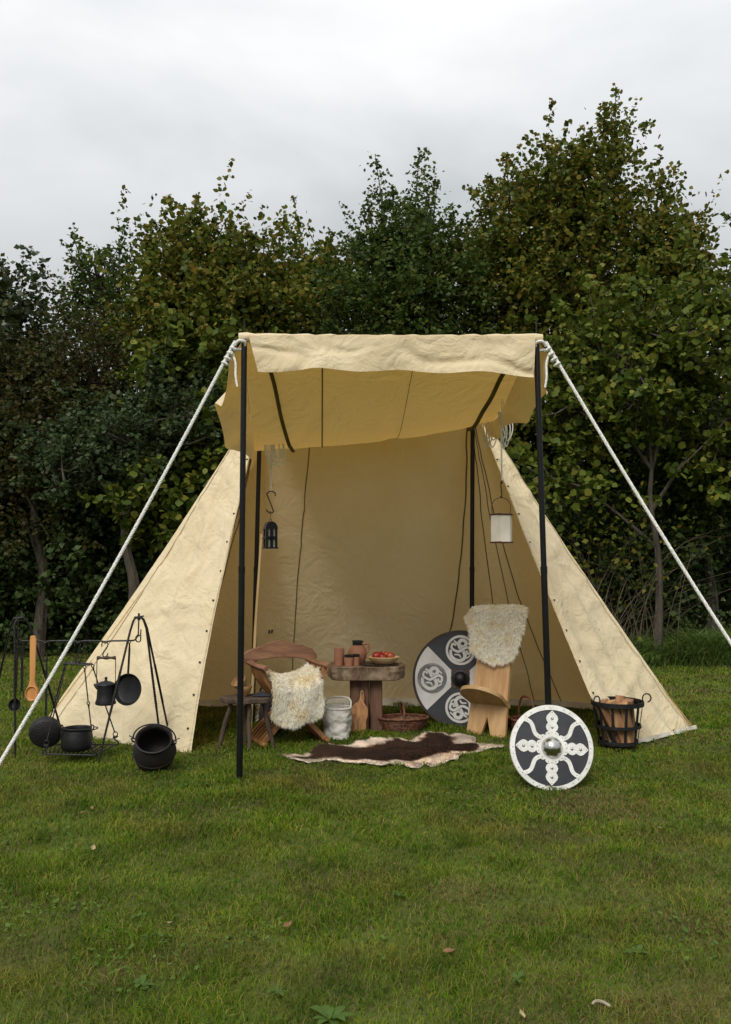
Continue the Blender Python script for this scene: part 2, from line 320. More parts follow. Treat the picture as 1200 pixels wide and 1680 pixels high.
def lawn():
    VV = []; FF = []; off = 0; DV = []; DF = []; doff = 0
    for y0, y1, dens, wd in ((2.5, 3.6, 9500, .0034), (3.6, 5.0, 7600, .0042), (5.0, 7.0, 5200, .0056), (7.0, 9.6, 2700, .0078), (9.6, 13.4, 900, .012), (13.4, 22, 160, .022)):
        hw = .5*y1+.35 if y1 < 14 else 9.5; n = int(dens*(y1-y0)*2*hw)
        x = (RNG.random(n)*2-1)*hw; y = y0+RNG.random(n)*(y1-y0)
        keep = (np.abs(x) < y*.46+.45) & ~in_poly(x, y, RUG)
        tuft = vnoise(x+50, y, 5.5, 3); patchy = vnoise(x+50, y, 1.5, 4)
        keep &= RNG.random(n) < .68+.5*tuft
        x, y, tuft, patchy = x[keep], y[keep], tuft[keep], patchy[keep]; n = len(x)
        h = (.016+.044*tuft**1.6*(.35+.9*patchy)+.015*RNG.random(n))*(1+.35*(RNG.random(n) > .96)); w = wd*(.7+.6*RNG.random(n))
        # worn, straw-coloured turf: scattered blades everywhere, thick in the bare patches
        worn = vnoise(x+50, y, 1.05, 71)*.75+vnoise(x+50, y, 4.2, 72)*.35
        for px, py, pr in ((1.15, 3.12, .34), (1.5, 5.6, .42), (.42, 4.15, .28), (2.35, 6.7, .5), (-.95, 3.35, .26)): worn += .42*np.exp(-((x-px)**2+((y-py)*1.3)**2)/pr**2)
        dry = RNG.random(n) < np.clip((worn-.66)*2.2, .035, .75); lean = .45+1.0*RNG.random(n)
        h = np.where(dry, h*.72, h); lean = np.where(dry, lean+.5, lean); g = ~dry
        V, F = blades(int(g.sum()), x[g], y[g], h[g], w[g], lean[g]); VV.append(V); FF.append(F+off); off += len(V)
        V, F = blades(int(dry.sum()), x[dry], y[dry], h[dry], w[dry]*.85, lean[dry]); DV.append(V); DF.append(F+doff); doff += len(V)
    o = bulk('dry_grass', np.concatenate(DV), np.concatenate(DF), M['straw']); tag(o, 'straw-coloured dead grass scattered and patched through the lawn', 'grass', kind='stuff')
    o = bulk('lawn_grass', np.concatenate(VV), np.concatenate(FF), M['blade'])
    tag(o, 'short mown green lawn with yellowed patches', 'grass', kind='stuff')
lawn()
M['clover'] = leafmat('clover_leaf', [(.045, .09, .012), (.07, .125, .017), (.10, .155, .026)], trans=.25, rough=.5)
def clover():
    n = 17000; x = (RNG.random(n)*2-1)*3.4; y = 2.6+RNG.random(n)**1.2*5
    k = (vnoise(x+50, y, 1.1, 9) + .25*vnoise(x+50, y, 4, 10) > .66) & (np.abs(x) < y*.46+.3) & ~in_poly(x, y, RUG); x, y = x[k], y[k]; n = len(x)
    s = .005+.008*RNG.random(n); a = RNG.random(n)*2*PI; h = .014+.020*RNG.random(n); t = (RNG.random((n, 2))-.5)*.9
    u = np.stack([np.cos(a), np.sin(a), t[:, 0]], 1); v = np.stack([-np.sin(a), np.cos(a), t[:, 1]], 1); c = np.stack([x, y, h], 1); s = s[:, None]
    V = np.stack([c-u*s, c-u*s*.3+v*s*.75, c+u*s*.7+v*s*.5, c+u*s, c+u*s*.7-v*s*.5, c-u*s*.3-v*s*.75], 1).reshape(-1, 3)
    o = bulk('clover', V, np.arange(n*6).reshape(-1, 6), M['clover']); tag(o, 'small broad clover and weed leaves among the lawn grass', 'clover', kind='stuff')
clover()

# ------------------------------------------------------------------ trees
def leaves_from(pts, size, rnd=False):
    """pts (n,3) -> folded leaf quads"""
    n = len(pts); d = RNG.normal(size=(n, 3)); d[:, 2] = d[:, 2]*.6-.25; d /= np.linalg.norm(d, axis=1)[:, None]
    r = RNG.normal(size=(n, 3)); r[:, 2] += .3; s = np.cross(d, r); s /= np.linalg.norm(s, axis=1)[:, None]+1e-9; q = np.cross(s, d)
    L = (size*(.65+.7*RNG.random(n)))[:, None]; W = L*(.30+.12*RNG.random(n))[:, None]
    if rnd:                                                           # broad rounded leaf
        W = W*1.15; V = np.stack([pts, pts+d*L*.22+s*W*.9+q*L*.04, pts+d*L*.58+s*W*.95+q*L*.08, pts+d*L, pts+d*L*.58-s*W*.95+q*L*.08, pts+d*L*.22-s*W*.9+q*L*.04], 1).reshape(-1, 3)
        return V, np.arange(n*6).reshape(-1, 6)
    V = np.stack([pts, pts+d*L*.45+s*W+q*L*.08, pts+d*L, pts+d*L*.45-s*W+q*L*.08], 1).reshape(-1, 3)
    return V, np.arange(n*4).reshape(-1, 4)
def tree(name, label, cat, y, crowns, nshoot, per, size, mat, trunk_r=.12, x0=None, spikes=(), shoot=.7, depth=.85, base_z=0, limbs=True, group=None, spread=.16):
    cx = np.array([c[0] for c in crowns]); vol = np.array([c[2]*c[3]*min(c[2], c[3]) for c in crowns])**.75
    x0 = float(np.average(cx, weights=vol)) if x0 is None else x0
    root = thing(name, label, cat, (x0, y, 0), group=group)
    which = RNG.choice(len(crowns), nshoot, p=vol/vol.sum()); cr = np.array(crowns)[which]
    d = RNG.normal(size=(nshoot, 3)); d /= np.linalg.norm(d, axis=1)[:, None]; rad = (RNG.random(nshoot)**.42)[:, None]
    ext = np.stack([cr[:, 2], np.minimum(cr[:, 2], cr[:, 3])*depth, cr[:, 3]], 1)
    c0 = np.stack([cr[:, 0], np.full(nshoot, y), cr[:, 1]], 1); st = c0 + d*ext*rad*.88
    k = st[:, 2] > .15; st, d = st[k], d[k]; nshoot = len(st)
    dr = d*.75 + RNG.normal(size=(nshoot, 3))*.4 + np.array([0, 0, .55]); dr /= np.linalg.norm(dr, axis=1)[:, None]
    ln = shoot*(.5+.9*RNG.random(nshoot))*(.6+.4*rad[k][:, 0])
    lead = (RNG.random(nshoot) < .13) & (rad[k][:, 0] > .72); ln = np.where(lead, ln*1.75, ln)     # leaders break the outline
    P = []
    for i in range(nshoot):
        m = max(6, int(per*(.6+.8*random.random()))); t = RNG.random(m)**.8; sp = spread*(1.15-t)[:, None]*(.6 if lead[i] else ln[i]/.7)
        P.append(st[i]+dr[i]*(t*ln[i])[:, None]+RNG.normal(size=(m, 3))*sp)
    for (sx, sz, sl, ax) in spikes:                                   # leading shoots that stand out of the crown
        m = int(95*sl); t = RNG.random(m); P.append(np.array([sx, y, sz])+np.stack([ax*t*sl, 0*t, t*sl], 1)+RNG.normal(size=(m, 3))*(.11*(1.15-t))[:, None])
    P = np.concatenate(P); P = P[P[:, 2] > .05]
    V, F = leaves_from(P, size, mat in (M['lf_lime'], M['lf_olive'])); V -= np.array([x0, y, 0])
    bulk('crown', V, F, mat, root)
    loc = Vector((x0, y, 0))
    zt = max(c[1] for c in crowns); tp = spline([(0, 0, -.05), (.06, .05, zt*.3), (-.05, -.04, zt*.6), (float(cx[int(np.argmax([c[1] for c in crowns]))])-x0, 0, zt)], 5)
    b = B(); nn = len(tp); b.tube(tp, [trunk_r*(1-.85*i/(nn-1)) for i in range(nn)], 7); b.build('trunk', M['bark'], root)
    if limbs:
        b = B()
        for c in crowns:
            e = Vector((c[0]-x0, 0, c[1])); s0 = tp[min(nn-1, int(nn*min(.8, max(.15, (c[1]-c[3])/zt))))]
            b.tube(spline([s0, lerp(s0, e, .5)+Vector((0, random.uniform(-.2, .2), .15)), e], 4), [trunk_r*.45*(1-.09*i) for i in range(9)], 5)
        for i in RNG.choice(nshoot, min(nshoot, 90), replace=False):
            j = int(which[i]); c = crowns[j]; s0 = Vector((c[0]-x0, 0, c[1]))+Vector(RNG.normal(size=3)*.2); e = Vector(st[i])-loc+Vector(dr[i])*ln[i]*.7
            b.tube([s0, lerp(s0, e, .5)+Vector((0, 0, -.06)), e], [.022, .014, .005], 4, caps=False)
        for (sx, sz, sl, ax) in spikes: b.tube([(sx-x0, 0, sz-.4), (sx-x0+ax*sl, 0, sz+sl)], [.016, .004], 4, caps=False)
        b.build('branches', M['bark'], root)
    return root
M['lf_ivy'] = leafmat('ivy_leaf', [(.018, .034, .010), (.032, .055, .016), (.05, .07, .02), (.075, .065, .02)], spec=.4, rough=.4)
M['lf_olive'] = leafmat('maple_leaf', [(.040, .060, .008), (.068, .094, .012), (.102, .126, .016), (.155, .150, .022), (.20, .13, .02)])
M['lf_green'] = leafmat('alder_leaf', [(.026, .050, .010), (.046, .080, .014), (.066, .105, .018), (.105, .115, .02)])
M['lf_grey'] = leafmat('sallow_leaf', [(.034, .056, .020), (.056, .086, .032), (.085, .112, .05)], rough=.45)
M['lf_lime'] = leafmat('lime_leaf', [(.040, .066, .009), (.070, .102, .013), (.115, .15, .02), (.20, .185, .03)])
M['lf_dark'] = leafmat('holly_leaf', [(.028, .050, .014), (.042, .068, .018), (.060, .085, .024)], trans=.15)
M['lf_brown'] = leafmat('thorn_leaf', [(.030, .040, .010), (.048, .056, .014), (.072, .070, .018), (.075, .045, .015)])
tree('ivy_tree', 'dark ivy-clad tree behind the tripod with the hanging ladle', 'tree', 14.5, [(-6.05, 5.10, .80, 1.18), (-6.5, 3.7, 1.2, 1.5), (-5.7, 3.7, .8, 1.3)], 520, 55, .10, M['lf_ivy'], spikes=[(-6.3, 6.0, .35, .05), (-5.75, 6.0, .35, .1)])
tree('thorn_tree', 'low brownish thorn tree between the ivy-clad tree and the sallow', 'tree', 13.9, [(-5.1, 3.7, 1.0, 1.1), (-5.6, 2.6, 1.0, 1.0), (-4.4, 4.3, .8, .8)], 460, 50, .07, M['lf_brown'])
tree('wispy_tree', 'thin wispy tree with open twigs, sky showing through it', 'tree', 15.5, [(-4.65, 6.36, .62, .88), (-4.33, 5.34, .91, 1.02), (-5.08, 5.56, .53, .59)], 230, 30, .085, M['lf_green'], trunk_r=.07, spikes=[(-4.9, 6.9, .45, -.8), (-4.3, 6.7, .5, .35)], shoot=.6)
tree('maple_tree', 'yellowing olive-green maple with a pointed top above the hazel bush', 'tree', 14.2, [(-2.72, 6.45, .40, .60), (-1.96, 5.90, .62, .75), (-2.4, 5.22, 1.18, 1.18), (-3.08, 5.81, .59, .73)], 640, 48, .080, M['lf_olive'], spikes=[(-2.78, 6.9, .6, .03), (-2.5, 6.7, .5, .1), (-2.0, 6.5, .5, .1), (-1.7, 6.5, .42, .15), (-3.0, 6.3, .4, -.1)])
tree('sallow_bush', 'grey-green sallow bush leaning out behind the tent flap with the kettle', 'bush', 13.0, [(-3.54, 3.16, .95, .66), (-4.39, 2.89, .6, .46), (-2.78, 3.57, .75, .58)], 330, 48, .075, M['lf_grey'], shoot=.5)
tree('hazel_bush', 'yellow-green hazel bush directly behind the tent edge by the kettle', 'bush', 13.3, [(-2.46, 4.25, .86, .77), (-2.9, 2.5, .8, .9), (-2.3, 2.9, .73, 1.0)], 360, 46, .105, M['lf_lime'], shoot=.55)
tree('ash_tree', 'open thin-leaved tree between the maple and the tall alder', 'tree', 16.5, [(-.97, 6.86, .55, .75), (-1.14, 5.76, .97, 1.14), (-.46, 6.4, .63, .85)], 230, 36, .09, M['lf_olive'], trunk_r=.09, spikes=[(-1.3, 7.0, .35, -.1), (-.7, 7.2, .4, .1), (-.35, 6.9, .35, .2)])
tree('alder_tree', 'green alder with two tall forked shoots above the middle of the awning', 'tree', 15.0, [(.70, 7.15, .55, .70), (.41, 6.30, .98, 1.03), (1.03, 6.05, 1.03, 1.24), (.16, 5.22, .93, .83), (1.03, 4.71, 1.24, .93)], 740, 48, .078, M['lf_green'], spikes=[(.35, 7.7, .85, -.22), (.85, 7.8, .8, .1), (.15, 7.3, .5, -.2), (1.15, 7.6, .5, .2)])
tree('tall_maple', 'tallest tree, broad olive crown ending in a slender spire', 'tree', 15.6, [(4.42, 8.30, .46, .95), (4.5, 8.95, .18, .35), (3.60, 7.82, 1.0, 1.05), (2.80, 7.30, .80, 1.10), (5.16, 6.95, .74, 1.10), (3.98, 6.34, 2.21, 1.51), (5.76, 6.55, .52, .92), (2.37, 6.01, 1.02, 1.29), (3.55, 4.51, 1.61, 1.18)], 1250, 50, .080, M['lf_olive'], trunk_r=.2,
     spikes=[(4.5, 8.9, .8, 0), (4.52, 9.35, .75, .02), (4.6, 8.9, .6, .2), (3.3, 8.7, .5, -.1), (2.6, 8.3, .55, -.12), (2.3, 8.0, .4, -.3), (5.3, 8.0, .55, .15), (5.7, 7.3, .45, .4), (3.9, 8.8, .4, .05)])
tree('lime_tree', 'large-leaved light green lime tree above the bare thicket', 'tree', 13.0, [(4.03, 4.28, 1.0, 1.1), (4.93, 4.73, .81, .94), (5.29, 3.57, .72, 1.08), (3.23, 3.84, .67, .85), (2.91, 2.67, .5, .7)], 330, 38, .10, M['lf_lime'], trunk_r=.07)
tree('elder_bush', 'dark leafy elder bush at the end of the tall grass bank', 'bush', 14.6, [(5.9, 2.9, .9, 1.2), (5.3, 2.6, .7, 1.0)], 330, 46, .09, M['lf_green'])
tree('field_tree', 'mid green tree standing past the end of the tall grass bank', 'tree', 15.2, [(7.6, 4.6, 1.3, 2.2), (7.2, 6.0, .9, 1.2)], 420, 44, .11, M['lf_green'], trunk_r=.12)
for i, (x, y, z, rx, rz) in enumerate(((-7.6, 17.4, 2.6, 1.5, 2.6), (-5.4, 17.0, 2.5, 1.5, 2.5), (-3.3, 16.8, 2.3, 1.5, 2.4), (-1.2, 17.2, 2.6, 1.5, 2.5), (1.0, 17.0, 2.5, 1.5, 2.4), (3.0, 17.2, 2.8, 1.4, 2.6), (4.9, 16.8, 2.6, 1.3, 2.5), (6.9, 18.4, 2.9, 1.3, 2.7))):
    tree('hedge_shrub', 'dense dark evergreen shrub in the shaded row behind the trees', 'shrub', y, [(x, z, rx, rz), (x+.4, z*.5, rx*.95, rz*.5)], 520, 50, .13, M['lf_dark'], trunk_r=.08, limbs=False, group='dark shrubs behind the trees', spread=.22)
for x, y, z, rx, rz, lb in ((-5.9, 14.9, 1.2, 1.1, 1.3, 'low shadowed shrub under the ivy-clad tree'), (-4.6, 14.5, 1.3, 1.0, 1.4, 'low shadowed shrub under the thorn tree'), (-3.4, 14.6, 1.2, .9, 1.3, 'low shadowed shrub under the sallow bush'),
        (-2.2, 14.8, 1.1, 1.0, 1.3, 'low shadowed shrub behind the hazel bush'), (4.4, 14.6, 1.1, .9, 1.2, 'low shadowed shrub behind the bare thicket'), (3.0, 14.7, 1.2, .9, 1.3, 'low shadowed shrub behind the tent flap by the fire basket'), (-7.2, 14.6, 1.6, 1.2, 1.8, 'low shadowed shrub beyond the ivy-clad tree')):
    tree('understory_shrub', lb, 'shrub', y, [(x, z, rx, rz)], 230, 48, .10, M['lf_dark'], trunk_r=.05, limbs=False, group='shadowed shrubs under the trees', spread=.2)
def undergrowth():
    # bare stems under the right-hand trees
    root = thing('bare_thicket', 'thicket of bare tan stems behind the tent flap by the fire basket', 'bush', (3.55, 13.1, 0)); b = B()
    for i in range(70):
        x = random.gauss(0, .5); y = random.uniform(-.5, .8); h = random.uniform(.8, 2.3); lx = random.gauss(0, .7); ly = random.uniform(-.3, .3)
        b.tube(spline([(x, y, -.03), (x+lx*.2, y, h*.45), (x+lx*.6+random.gauss(0, .1), y+ly*.5, h*.8), (x+lx*1.3, y+ly, h*random.uniform(.85, 1.05))], 4), [(.0085-.0006*k)*random.choice((.6, .8, 1.2)) for k in range(13)], 4, caps=False)
    b.build('stems', M['twig'], root)
    P = RNG.normal(size=(700, 3))*np.array([.7, .4, .5])+np.array([0, 0, 1.9]); V, F = leaves_from(P[P[:, 2] > .3], .08); bulk('leaves', V, F, M['lf_olive'], root)
    # tall grass bank
    n = 26000; x = 2.2+RNG.random(n)*7.2; y = 12.55+RNG.random(n)*1.3+.12*np.sin(x*3); h = (.28+.34*RNG.random(n))*(.55+.75*vnoise(x, y, 1.6, 21))*np.clip((y-12.3)*1.6, .45, 1)
    V, F = blades(n, x, y, h, .010+.009*RNG.random(n), .5+.8*RNG.random(n)); n2 = 16000
    x = -9+RNG.random(n2)*7; y = 14.6+RNG.random(n2)*1.6; h = (.18+.3*RNG.random(n2))*(.5+.9*vnoise(x+20, y, 1.3, 22))
    V2, F2 = blades(n2, x, y, h, .014+.012*RNG.random(n2), .5+.7*RNG.random(n2))
    o = bulk('tall_grass', np.concatenate([V, V2]), np.concatenate([F, F2+len(V)]), M['rank']); tag(o, 'tall dark rank grass along the foot of the trees', 'grass', kind='stuff')
    n = 9000; x = -9+RNG.random(n)*7.2; y = 15.2+RNG.random(n)*1.3; top = .35+.55*vnoise(x+20, y, .9, 25); P = np.stack([x, y, top*RNG.random(n)**.6], 1)
    V, F = leaves_from(P, .085); o = bulk('nettles', V, F, M['lf_nettle']); tag(o, 'low mass of green nettles along the tree line', 'nettles', kind='stuff')
M['rank'] = leafmat('rank_grass', [(.060, .110, .022), (.095, .155, .030), (.14, .19, .045)], trans=.35)
M['lf_nettle'] = leafmat('nettle_leaf', [(.028, .055, .018), (.042, .08, .026), (.06, .10, .03)], trans=.25)
undergrowth()

# ------------------------------------------------------------------ tent
AL = Vector((-.985, 8.22, 3.03)); AR = Vector((1.005, 8.22, 3.03))
OL = Vector((-2.95, 7.99, 0)); OR = Vector((2.98, 8.07, 0)); IL = Vector((-1.40, 7.08, 0)); IR = Vector((2.01, 7.22, 0))
FL = Vector((-.86, 6.08, 3.07)); FR = Vector((1.215, 6.10, 3.07))
def wr(p, s, a, seed=0):                                              # soft cloth relief
    return a*(mnoise.noise(Vector(p)*s+Vector((seed, 0, 0))) + .5*mnoise.noise(Vector(p)*s*2.3+Vector((0, seed, 0))))
def crease(p, s, seed): return max(0, 1-abs(mnoise.noise(Vector(p)*s+Vector((seed, 3, 1))))*7)
BACK = spline([OL, (-2.62, 8.75, 0), (-2.15, 9.2, 0), (-1.5, 9.36, 0), (0, 9.4, 0), (1.5, 9.38, 0), (2.2, 9.22, 0), (2.66, 8.8, 0), OR], 10)
def back_at(u):
    k = u*(len(BACK)-1); i = min(int(k), len(BACK)-2); return lerp(BACK[i], BACK[i+1], k-i)
def ridge_at(u):
    t = min(1, max(0, (u-.33)/.34)); q = lerp(AL, AR, t); q.z -= .03*math.sin(PI*t); return q
def wall_pt(u, v, off=0):
    """back and side walls: u round the foot, v from foot (0) to ridge (1)"""
    g = back_at(u); r = ridge_at(u); p = lerp(g, r, v); c = Vector((0, 8.1, p.z)) - p; c.z = 0
    if c.length > 1e-6: c.normalize()
    sag = .10*math.sin(PI*v)*(.4+.6*abs(math.cos(PI*u)))
    d = wr(p, 1.7, .018, 5)+.010*crease(p, 1.9, 2)+.02*math.sin(u*70)*(1-v)**2*.5
    p = p + c*(sag+d*min(1, 6*v+.2)*min(1, (1-v)*8)+off); p.z = max(p.z, .004)
    return p
def flap_pt(A, O, I, u, v, seed, off=0):
    """open door flap: u from the outer seam (0) to the inner edge (1), v from foot to apex"""
    g = lerp(O, I, u); p = lerp(g, A, v); n = (I-O).cross(A-O).normalized()
    if n.y > 0: n = -n
    sag = -.05*math.sin(PI*v)*(1-.6*u)
    fan = .020*math.sin(u*17+seed)*math.sin(PI*min(1, v*1.1))**.7*(1-v*.55) + .012*math.sin(u*31+seed*2+v*2)*v*(1-v)*2
    ew = min(1, u*6+.12)*min(1, (1-u)*6+.15); d = sag + fan*ew + wr(p, 2.3, .018, seed)*ew + ew*.016*crease(Vector((p.x*1.0, p.y, p.z*1.5)), 2.0, seed) + ew*.010*crease(Vector((p.x*1.4+p.z*.8, p.y, p.z*1.2)), 3.6, seed+5)
    w = min(1, (1-v)*7); hem = .03*(1-v)**6*math.sin(u*26+seed)
    p = p + n*(d*w+hem+off); e = (lerp(O, A, v)-lerp(I, A, v))
    p += e*.035*math.sin(PI*v)*u*(1 if seed < 9 else -.7)
    p.z = max(p.z, .003); return p
def awn_pt(s, t, off=0):
    """raised front roof: s from left to right, t from the front bar (0) to the ridge (1)"""
    p = lerp(lerp(FL, FR, s), lerp(AL, AR, s), t); g = math.sin(PI*min(1, t)**1.6)
    am = .58*(1-s)+.34*s + .05*math.sin(PI*s)
    p.z -= am*g - .0; p.z += wr((p.x, p.y, 0), 1.5, .022, 12)*g + .014*crease((p.x, p.y*.5, 1), 1.6, 8)*g + off
    return p
def build_tent():
    T = thing('tent', 'cream canvas tent with raised awning and wide open door flaps', 'tent', (0, 8.1, 0))
    K = dict(parent=T, world=True)
    b = B(); b.grid(lambda u, v: wall_pt(u, v), 150, 60); b.build('back_wall', M['canvas'], smooth=180, **K)
    fl = B().grid(lambda u, v: flap_pt(AL, OL, IL, u, v, 4), 60, 90).build('door_flap', M['canvas'], smooth=180, **K)
    fr = B().grid(lambda u, v: flap_pt(AR, OR, IR, u, v, 11), 60, 90).build('door_flap', M['canvas'], smooth=180, **K)
    aw = B().grid(lambda s, t: awn_pt(s, t), 80, 80).build('awning', M['canvas'], smooth=180, **K)
    # canvas sleeve round the front bar and the front valance
    b = B(); n = 40; b.tube([lerp(FL+Vector((-.02, 0, 0)), FR+Vector((.02, 0, 0)), i/n)+Vector((0, 0, .010-.012*math.sin(PI*i/n)+.003*math.sin(i*1.7))) for i in range(n+1)], [.034+.003*math.sin(i*2.3) for i in range(n+1)], 12); b.build('sleeve', M['canvas'], **K)
    def val(u, v):
        x0 = lerp(FL+Vector((.05, -.035, .022)), FR+Vector((-.035, -.035, .022)), u); drop = .255-.02*math.sin(PI*u)+.03*u+.010*math.sin(u*21)
        x = x0.x + (.065*(1-u)**3)*v - .012*u**6*v; z = x0.z-drop*v; p = Vector((x, 0, z))
        y = x0.y - .012*v + v*(wr(p, 3.2, .024, 31)+.030*crease((p.x*.7+p.z*1.1, 0, p.z*1.2-p.x*.5), 2.2, 6)+.02*math.sin(u*11+v*2.2))
        return Vector((x, y, z))
    fv = B().grid(val, 110, 18).build('front_valance', M['canvas'], smooth=180, **K)
    # side valances hang outside the poles
    def sv(u, v, side):
        t = u*.82; e = awn_pt(0 if side < 0 else 1, t); d = ((.37 if side < 0 else .30)*(1-u)**.8+.05)*(.75+.35*math.sin(u*9+1)**2)
        if u < .12: d *= (.35+.65*u/.12)
        out = ((.20 if side < 0 else .13)*math.sin(PI*min(1, u*1.4+.1))+.02)*v**1.2
        q = e + Vector((side*out, .02*math.sin(v*4+u*12), -d*v)); q.x += side*.02*math.sin(u*23+v*3)*v
        return q
    for side in (-1, 1):
        o = B().grid(lambda u, v: sv(u, v, side), 50, 12).build('side_valance', M['canvas'], smooth=180, **K)
    # seams, a few millimetres off the cloth
    def strip(f, w, name, par, m='seam', n=50):
        b = B(); pts = [f(i/n) for i in range(n+1)]; vs = []
        for i, p in enumerate(pts):
            tt = (pts[min(i+1, n)]-pts[max(i-1, 0)]).normalized(); vw = Vector((0, 1, .15)); sd = tt.cross(vw).normalized()*w/2; vs += [p-sd, p+sd]
        b.add(vs, [(2*i, 2*i+1, 2*i+3, 2*i+2) for i in range(n)])
        for q in range(len(b.v)): b.v[q] = b.v[q]-Vector(T.location)
        o = b.build(name, M[m], None, smooth=180, solid=.002); o.parent = par; return o
    bw = [o for o in T.children if o.name.startswith('back_wall')][0]
    for ub, ut, w in ((.4375, .413, .009), (.553, .664, .013), (.625, .668, .009), (.665, .668, .008), (.72, .67, .009), (.30, .33, .008), (.24, .33, .008)):
        strip(lambda q, ub=ub, ut=ut: wall_pt(ub+(ut-ub)*q, .01+.97*q, .008), w, 'seam', bw)
    strip(lambda q: awn_pt(.27+.02*q, .02+.95*q, -.008), .010, 'seam', aw)
    strip(lambda q: awn_pt(.60+.0*q, .02+.95*q, -.006), .004, 'seam', aw)
    strip(lambda q: awn_pt(.065+.10*q, .03+.66*q, -.012-.02*math.sin(q*9)**2), .030, 'rolled_door_tie', aw)
    strip(lambda q: awn_pt(.955-.05*q, .03+.66*q, -.012-.02*math.sin(q*9)**2), .034, 'rolled_door_tie', aw)
    for A, O, I, sd, par in ((AL, OL, IL, 4, fl), (AR, OR, IR, 11, fr)):
        strip(lambda q: flap_pt(A, O, I, .10-.02*q, .005+.97*q, sd, .006), .008, 'fold_seam', par, 'foldseam', 60)
        strip(lambda q: flap_pt(A, O, I, .985, .005+.97*q, sd, .005), .022, 'edge_hem', par, 'canvas', 60)
        tog = None
        for k in range(10):
            q = .06+.083*k; p = flap_pt(A, O, I, .965, q, sd, .008)-Vector(T.location)
            if tog is None: tog = B().lathe([(0, -.004), (.008, -.003), (.010, .0), (.007, .006), (0, .008)], 8, rot(x=R(75))).build('eyelet', M['iron'], None)
            else: c = tog.copy(); COL.objects.link(c); tog = c
            tog.parent = par; tog.location = p
    # sod cloth along the foot
    def sod(u, v):
        g = back_at(.06+.88*u); c = Vector((0, 8.1, 0))-g; c.normalize(); q = g + c*(.03+.10*v+.02*math.sin(u*60)*v); q.z = .075*(1-v)**2+.012+.006*math.sin(u*90)*v; return q
    B().grid(sod, 120, 4).build('sod_cloth', M['sod'], smooth=180, solid=.003, **K)
    def sod2(O, I, u0, u1):
        def f(u, v):
            g = lerp(O, I, u0+(u1-u0)*u); q = g+Vector((0, -.02-(.035+.03*mnoise.noise(Vector((u*6, 2, 0))))*v, 0)); q.z = .028*(1-v)+.016+.010*mnoise.noise(Vector((u*14, v, 5))); return q
        B().grid(f, 40, 4).build('sod_cloth', M['sod'], smooth=180, solid=.003, **K)
    sod2(OR, IR, .0, .78); sod2(OL, IL, .0, .06)
    # tie cords dangling where the awning sags
    def cords(c, n, drop, w, name='tie_cord'):
        b = B()
        for i in range(n):
            x = random.uniform(-w, w); d = drop*random.uniform(.35, 1); l = random.uniform(.02, .07)
            b.tube(spline([(c[0]+x, c[1], c[2]+.05), (c[0]+x+l*.4, c[1]-.02, c[2]-d*.6), (c[0]+x+l, c[1], c[2]-d), (c[0]+x+l*1.7, c[1]+.02, c[2]-d*.5), (c[0]+x+l*1.4, c[1], c[2]+.05)], 6), .0050, 6)
        b.build(name, M['cord'], **K)
    cords((-.80, 7.33, 2.47), 7, .19, .05); cords((.98, 7.45, 2.66), 6, .22, .06); cords((1.10, 7.2, 2.70), 4, .26, .05)
    for x, y, z0, z1 in ((-.795, 7.38, 2.50, 2.095), (1.074, 6.95, 2.80, 2.15)):
        B().tube([(x+.008, y+.01, z0), (x-.004, y, (z0+z1)/2), (x, y, z1), (x+.006, y, z1+.006), (x+.004, y, (z0+z1)/2), (x+.02, y+.01, z0)], .0032, 6).build('hanging_cord', M['cord'], **K)
    # small black buckles on the back wall
    p = wall_pt(.405, .265, .012)
    for dx in (0, .028): B().box(p+Vector((dx, 0, dx*.15)), (.014, .012, .035), rot(y=.2)).build('buckle', M['pole'], **K)
    b = B(); n = 30; b.tube([lerp(AL+Vector((-.03, 0, -.02)), AR+Vector((.03, 0, -.02)), i/n) for i in range(n+1)], .022, 10); b.build('ridge_bar', M['staff'], **K)
    return T
M['foldseam'] = pm('canvas_stitching', (.46, .36, .22), (.38, .29, .17), rough=.9, bump=.1)
build_tent()
def pole(base, top, label, spike=True):
    base = Vector(base); top = Vector(top); P = thing('tent_pole', label, 'pole', tuple(base), group='black tent poles'); d = top-base
    B().tube([Vector((0, 0, -.03)), d*.485], .0225, 16).build('shaft', M['pole'], P); B().tube([d*.485, d*1.0], .0205, 16).build('shaft', M['pole'], P)
    B().tube([d*.475, d*.49], .0245, 16).build('joint_collar', M['pole'], P)
    if spike: B().tube([d*1.0, d*1.0+Vector((0, 0, .17))], [.005, .004], 8).build('top_pin', M['iron'], P)
pole((-.873, 6.204, 0), (-.845, 6.085, 3.04), 'tall black awning pole standing between the tripod cauldron and the stool')
pole((1.285, 6.21, 0), (1.195, 6.105, 3.04), 'tall black awning pole rising behind the small studded shield')
pole((-1.05, 8.27, 0), (-.985, 8.22, 2.985), 'black inner ridge pole behind the folding chair and pale staff', False)
pole((1.0, 8.42, 0), (1.005, 8.22, 2.985), 'black inner ridge pole behind the plank chair and large shield', False)
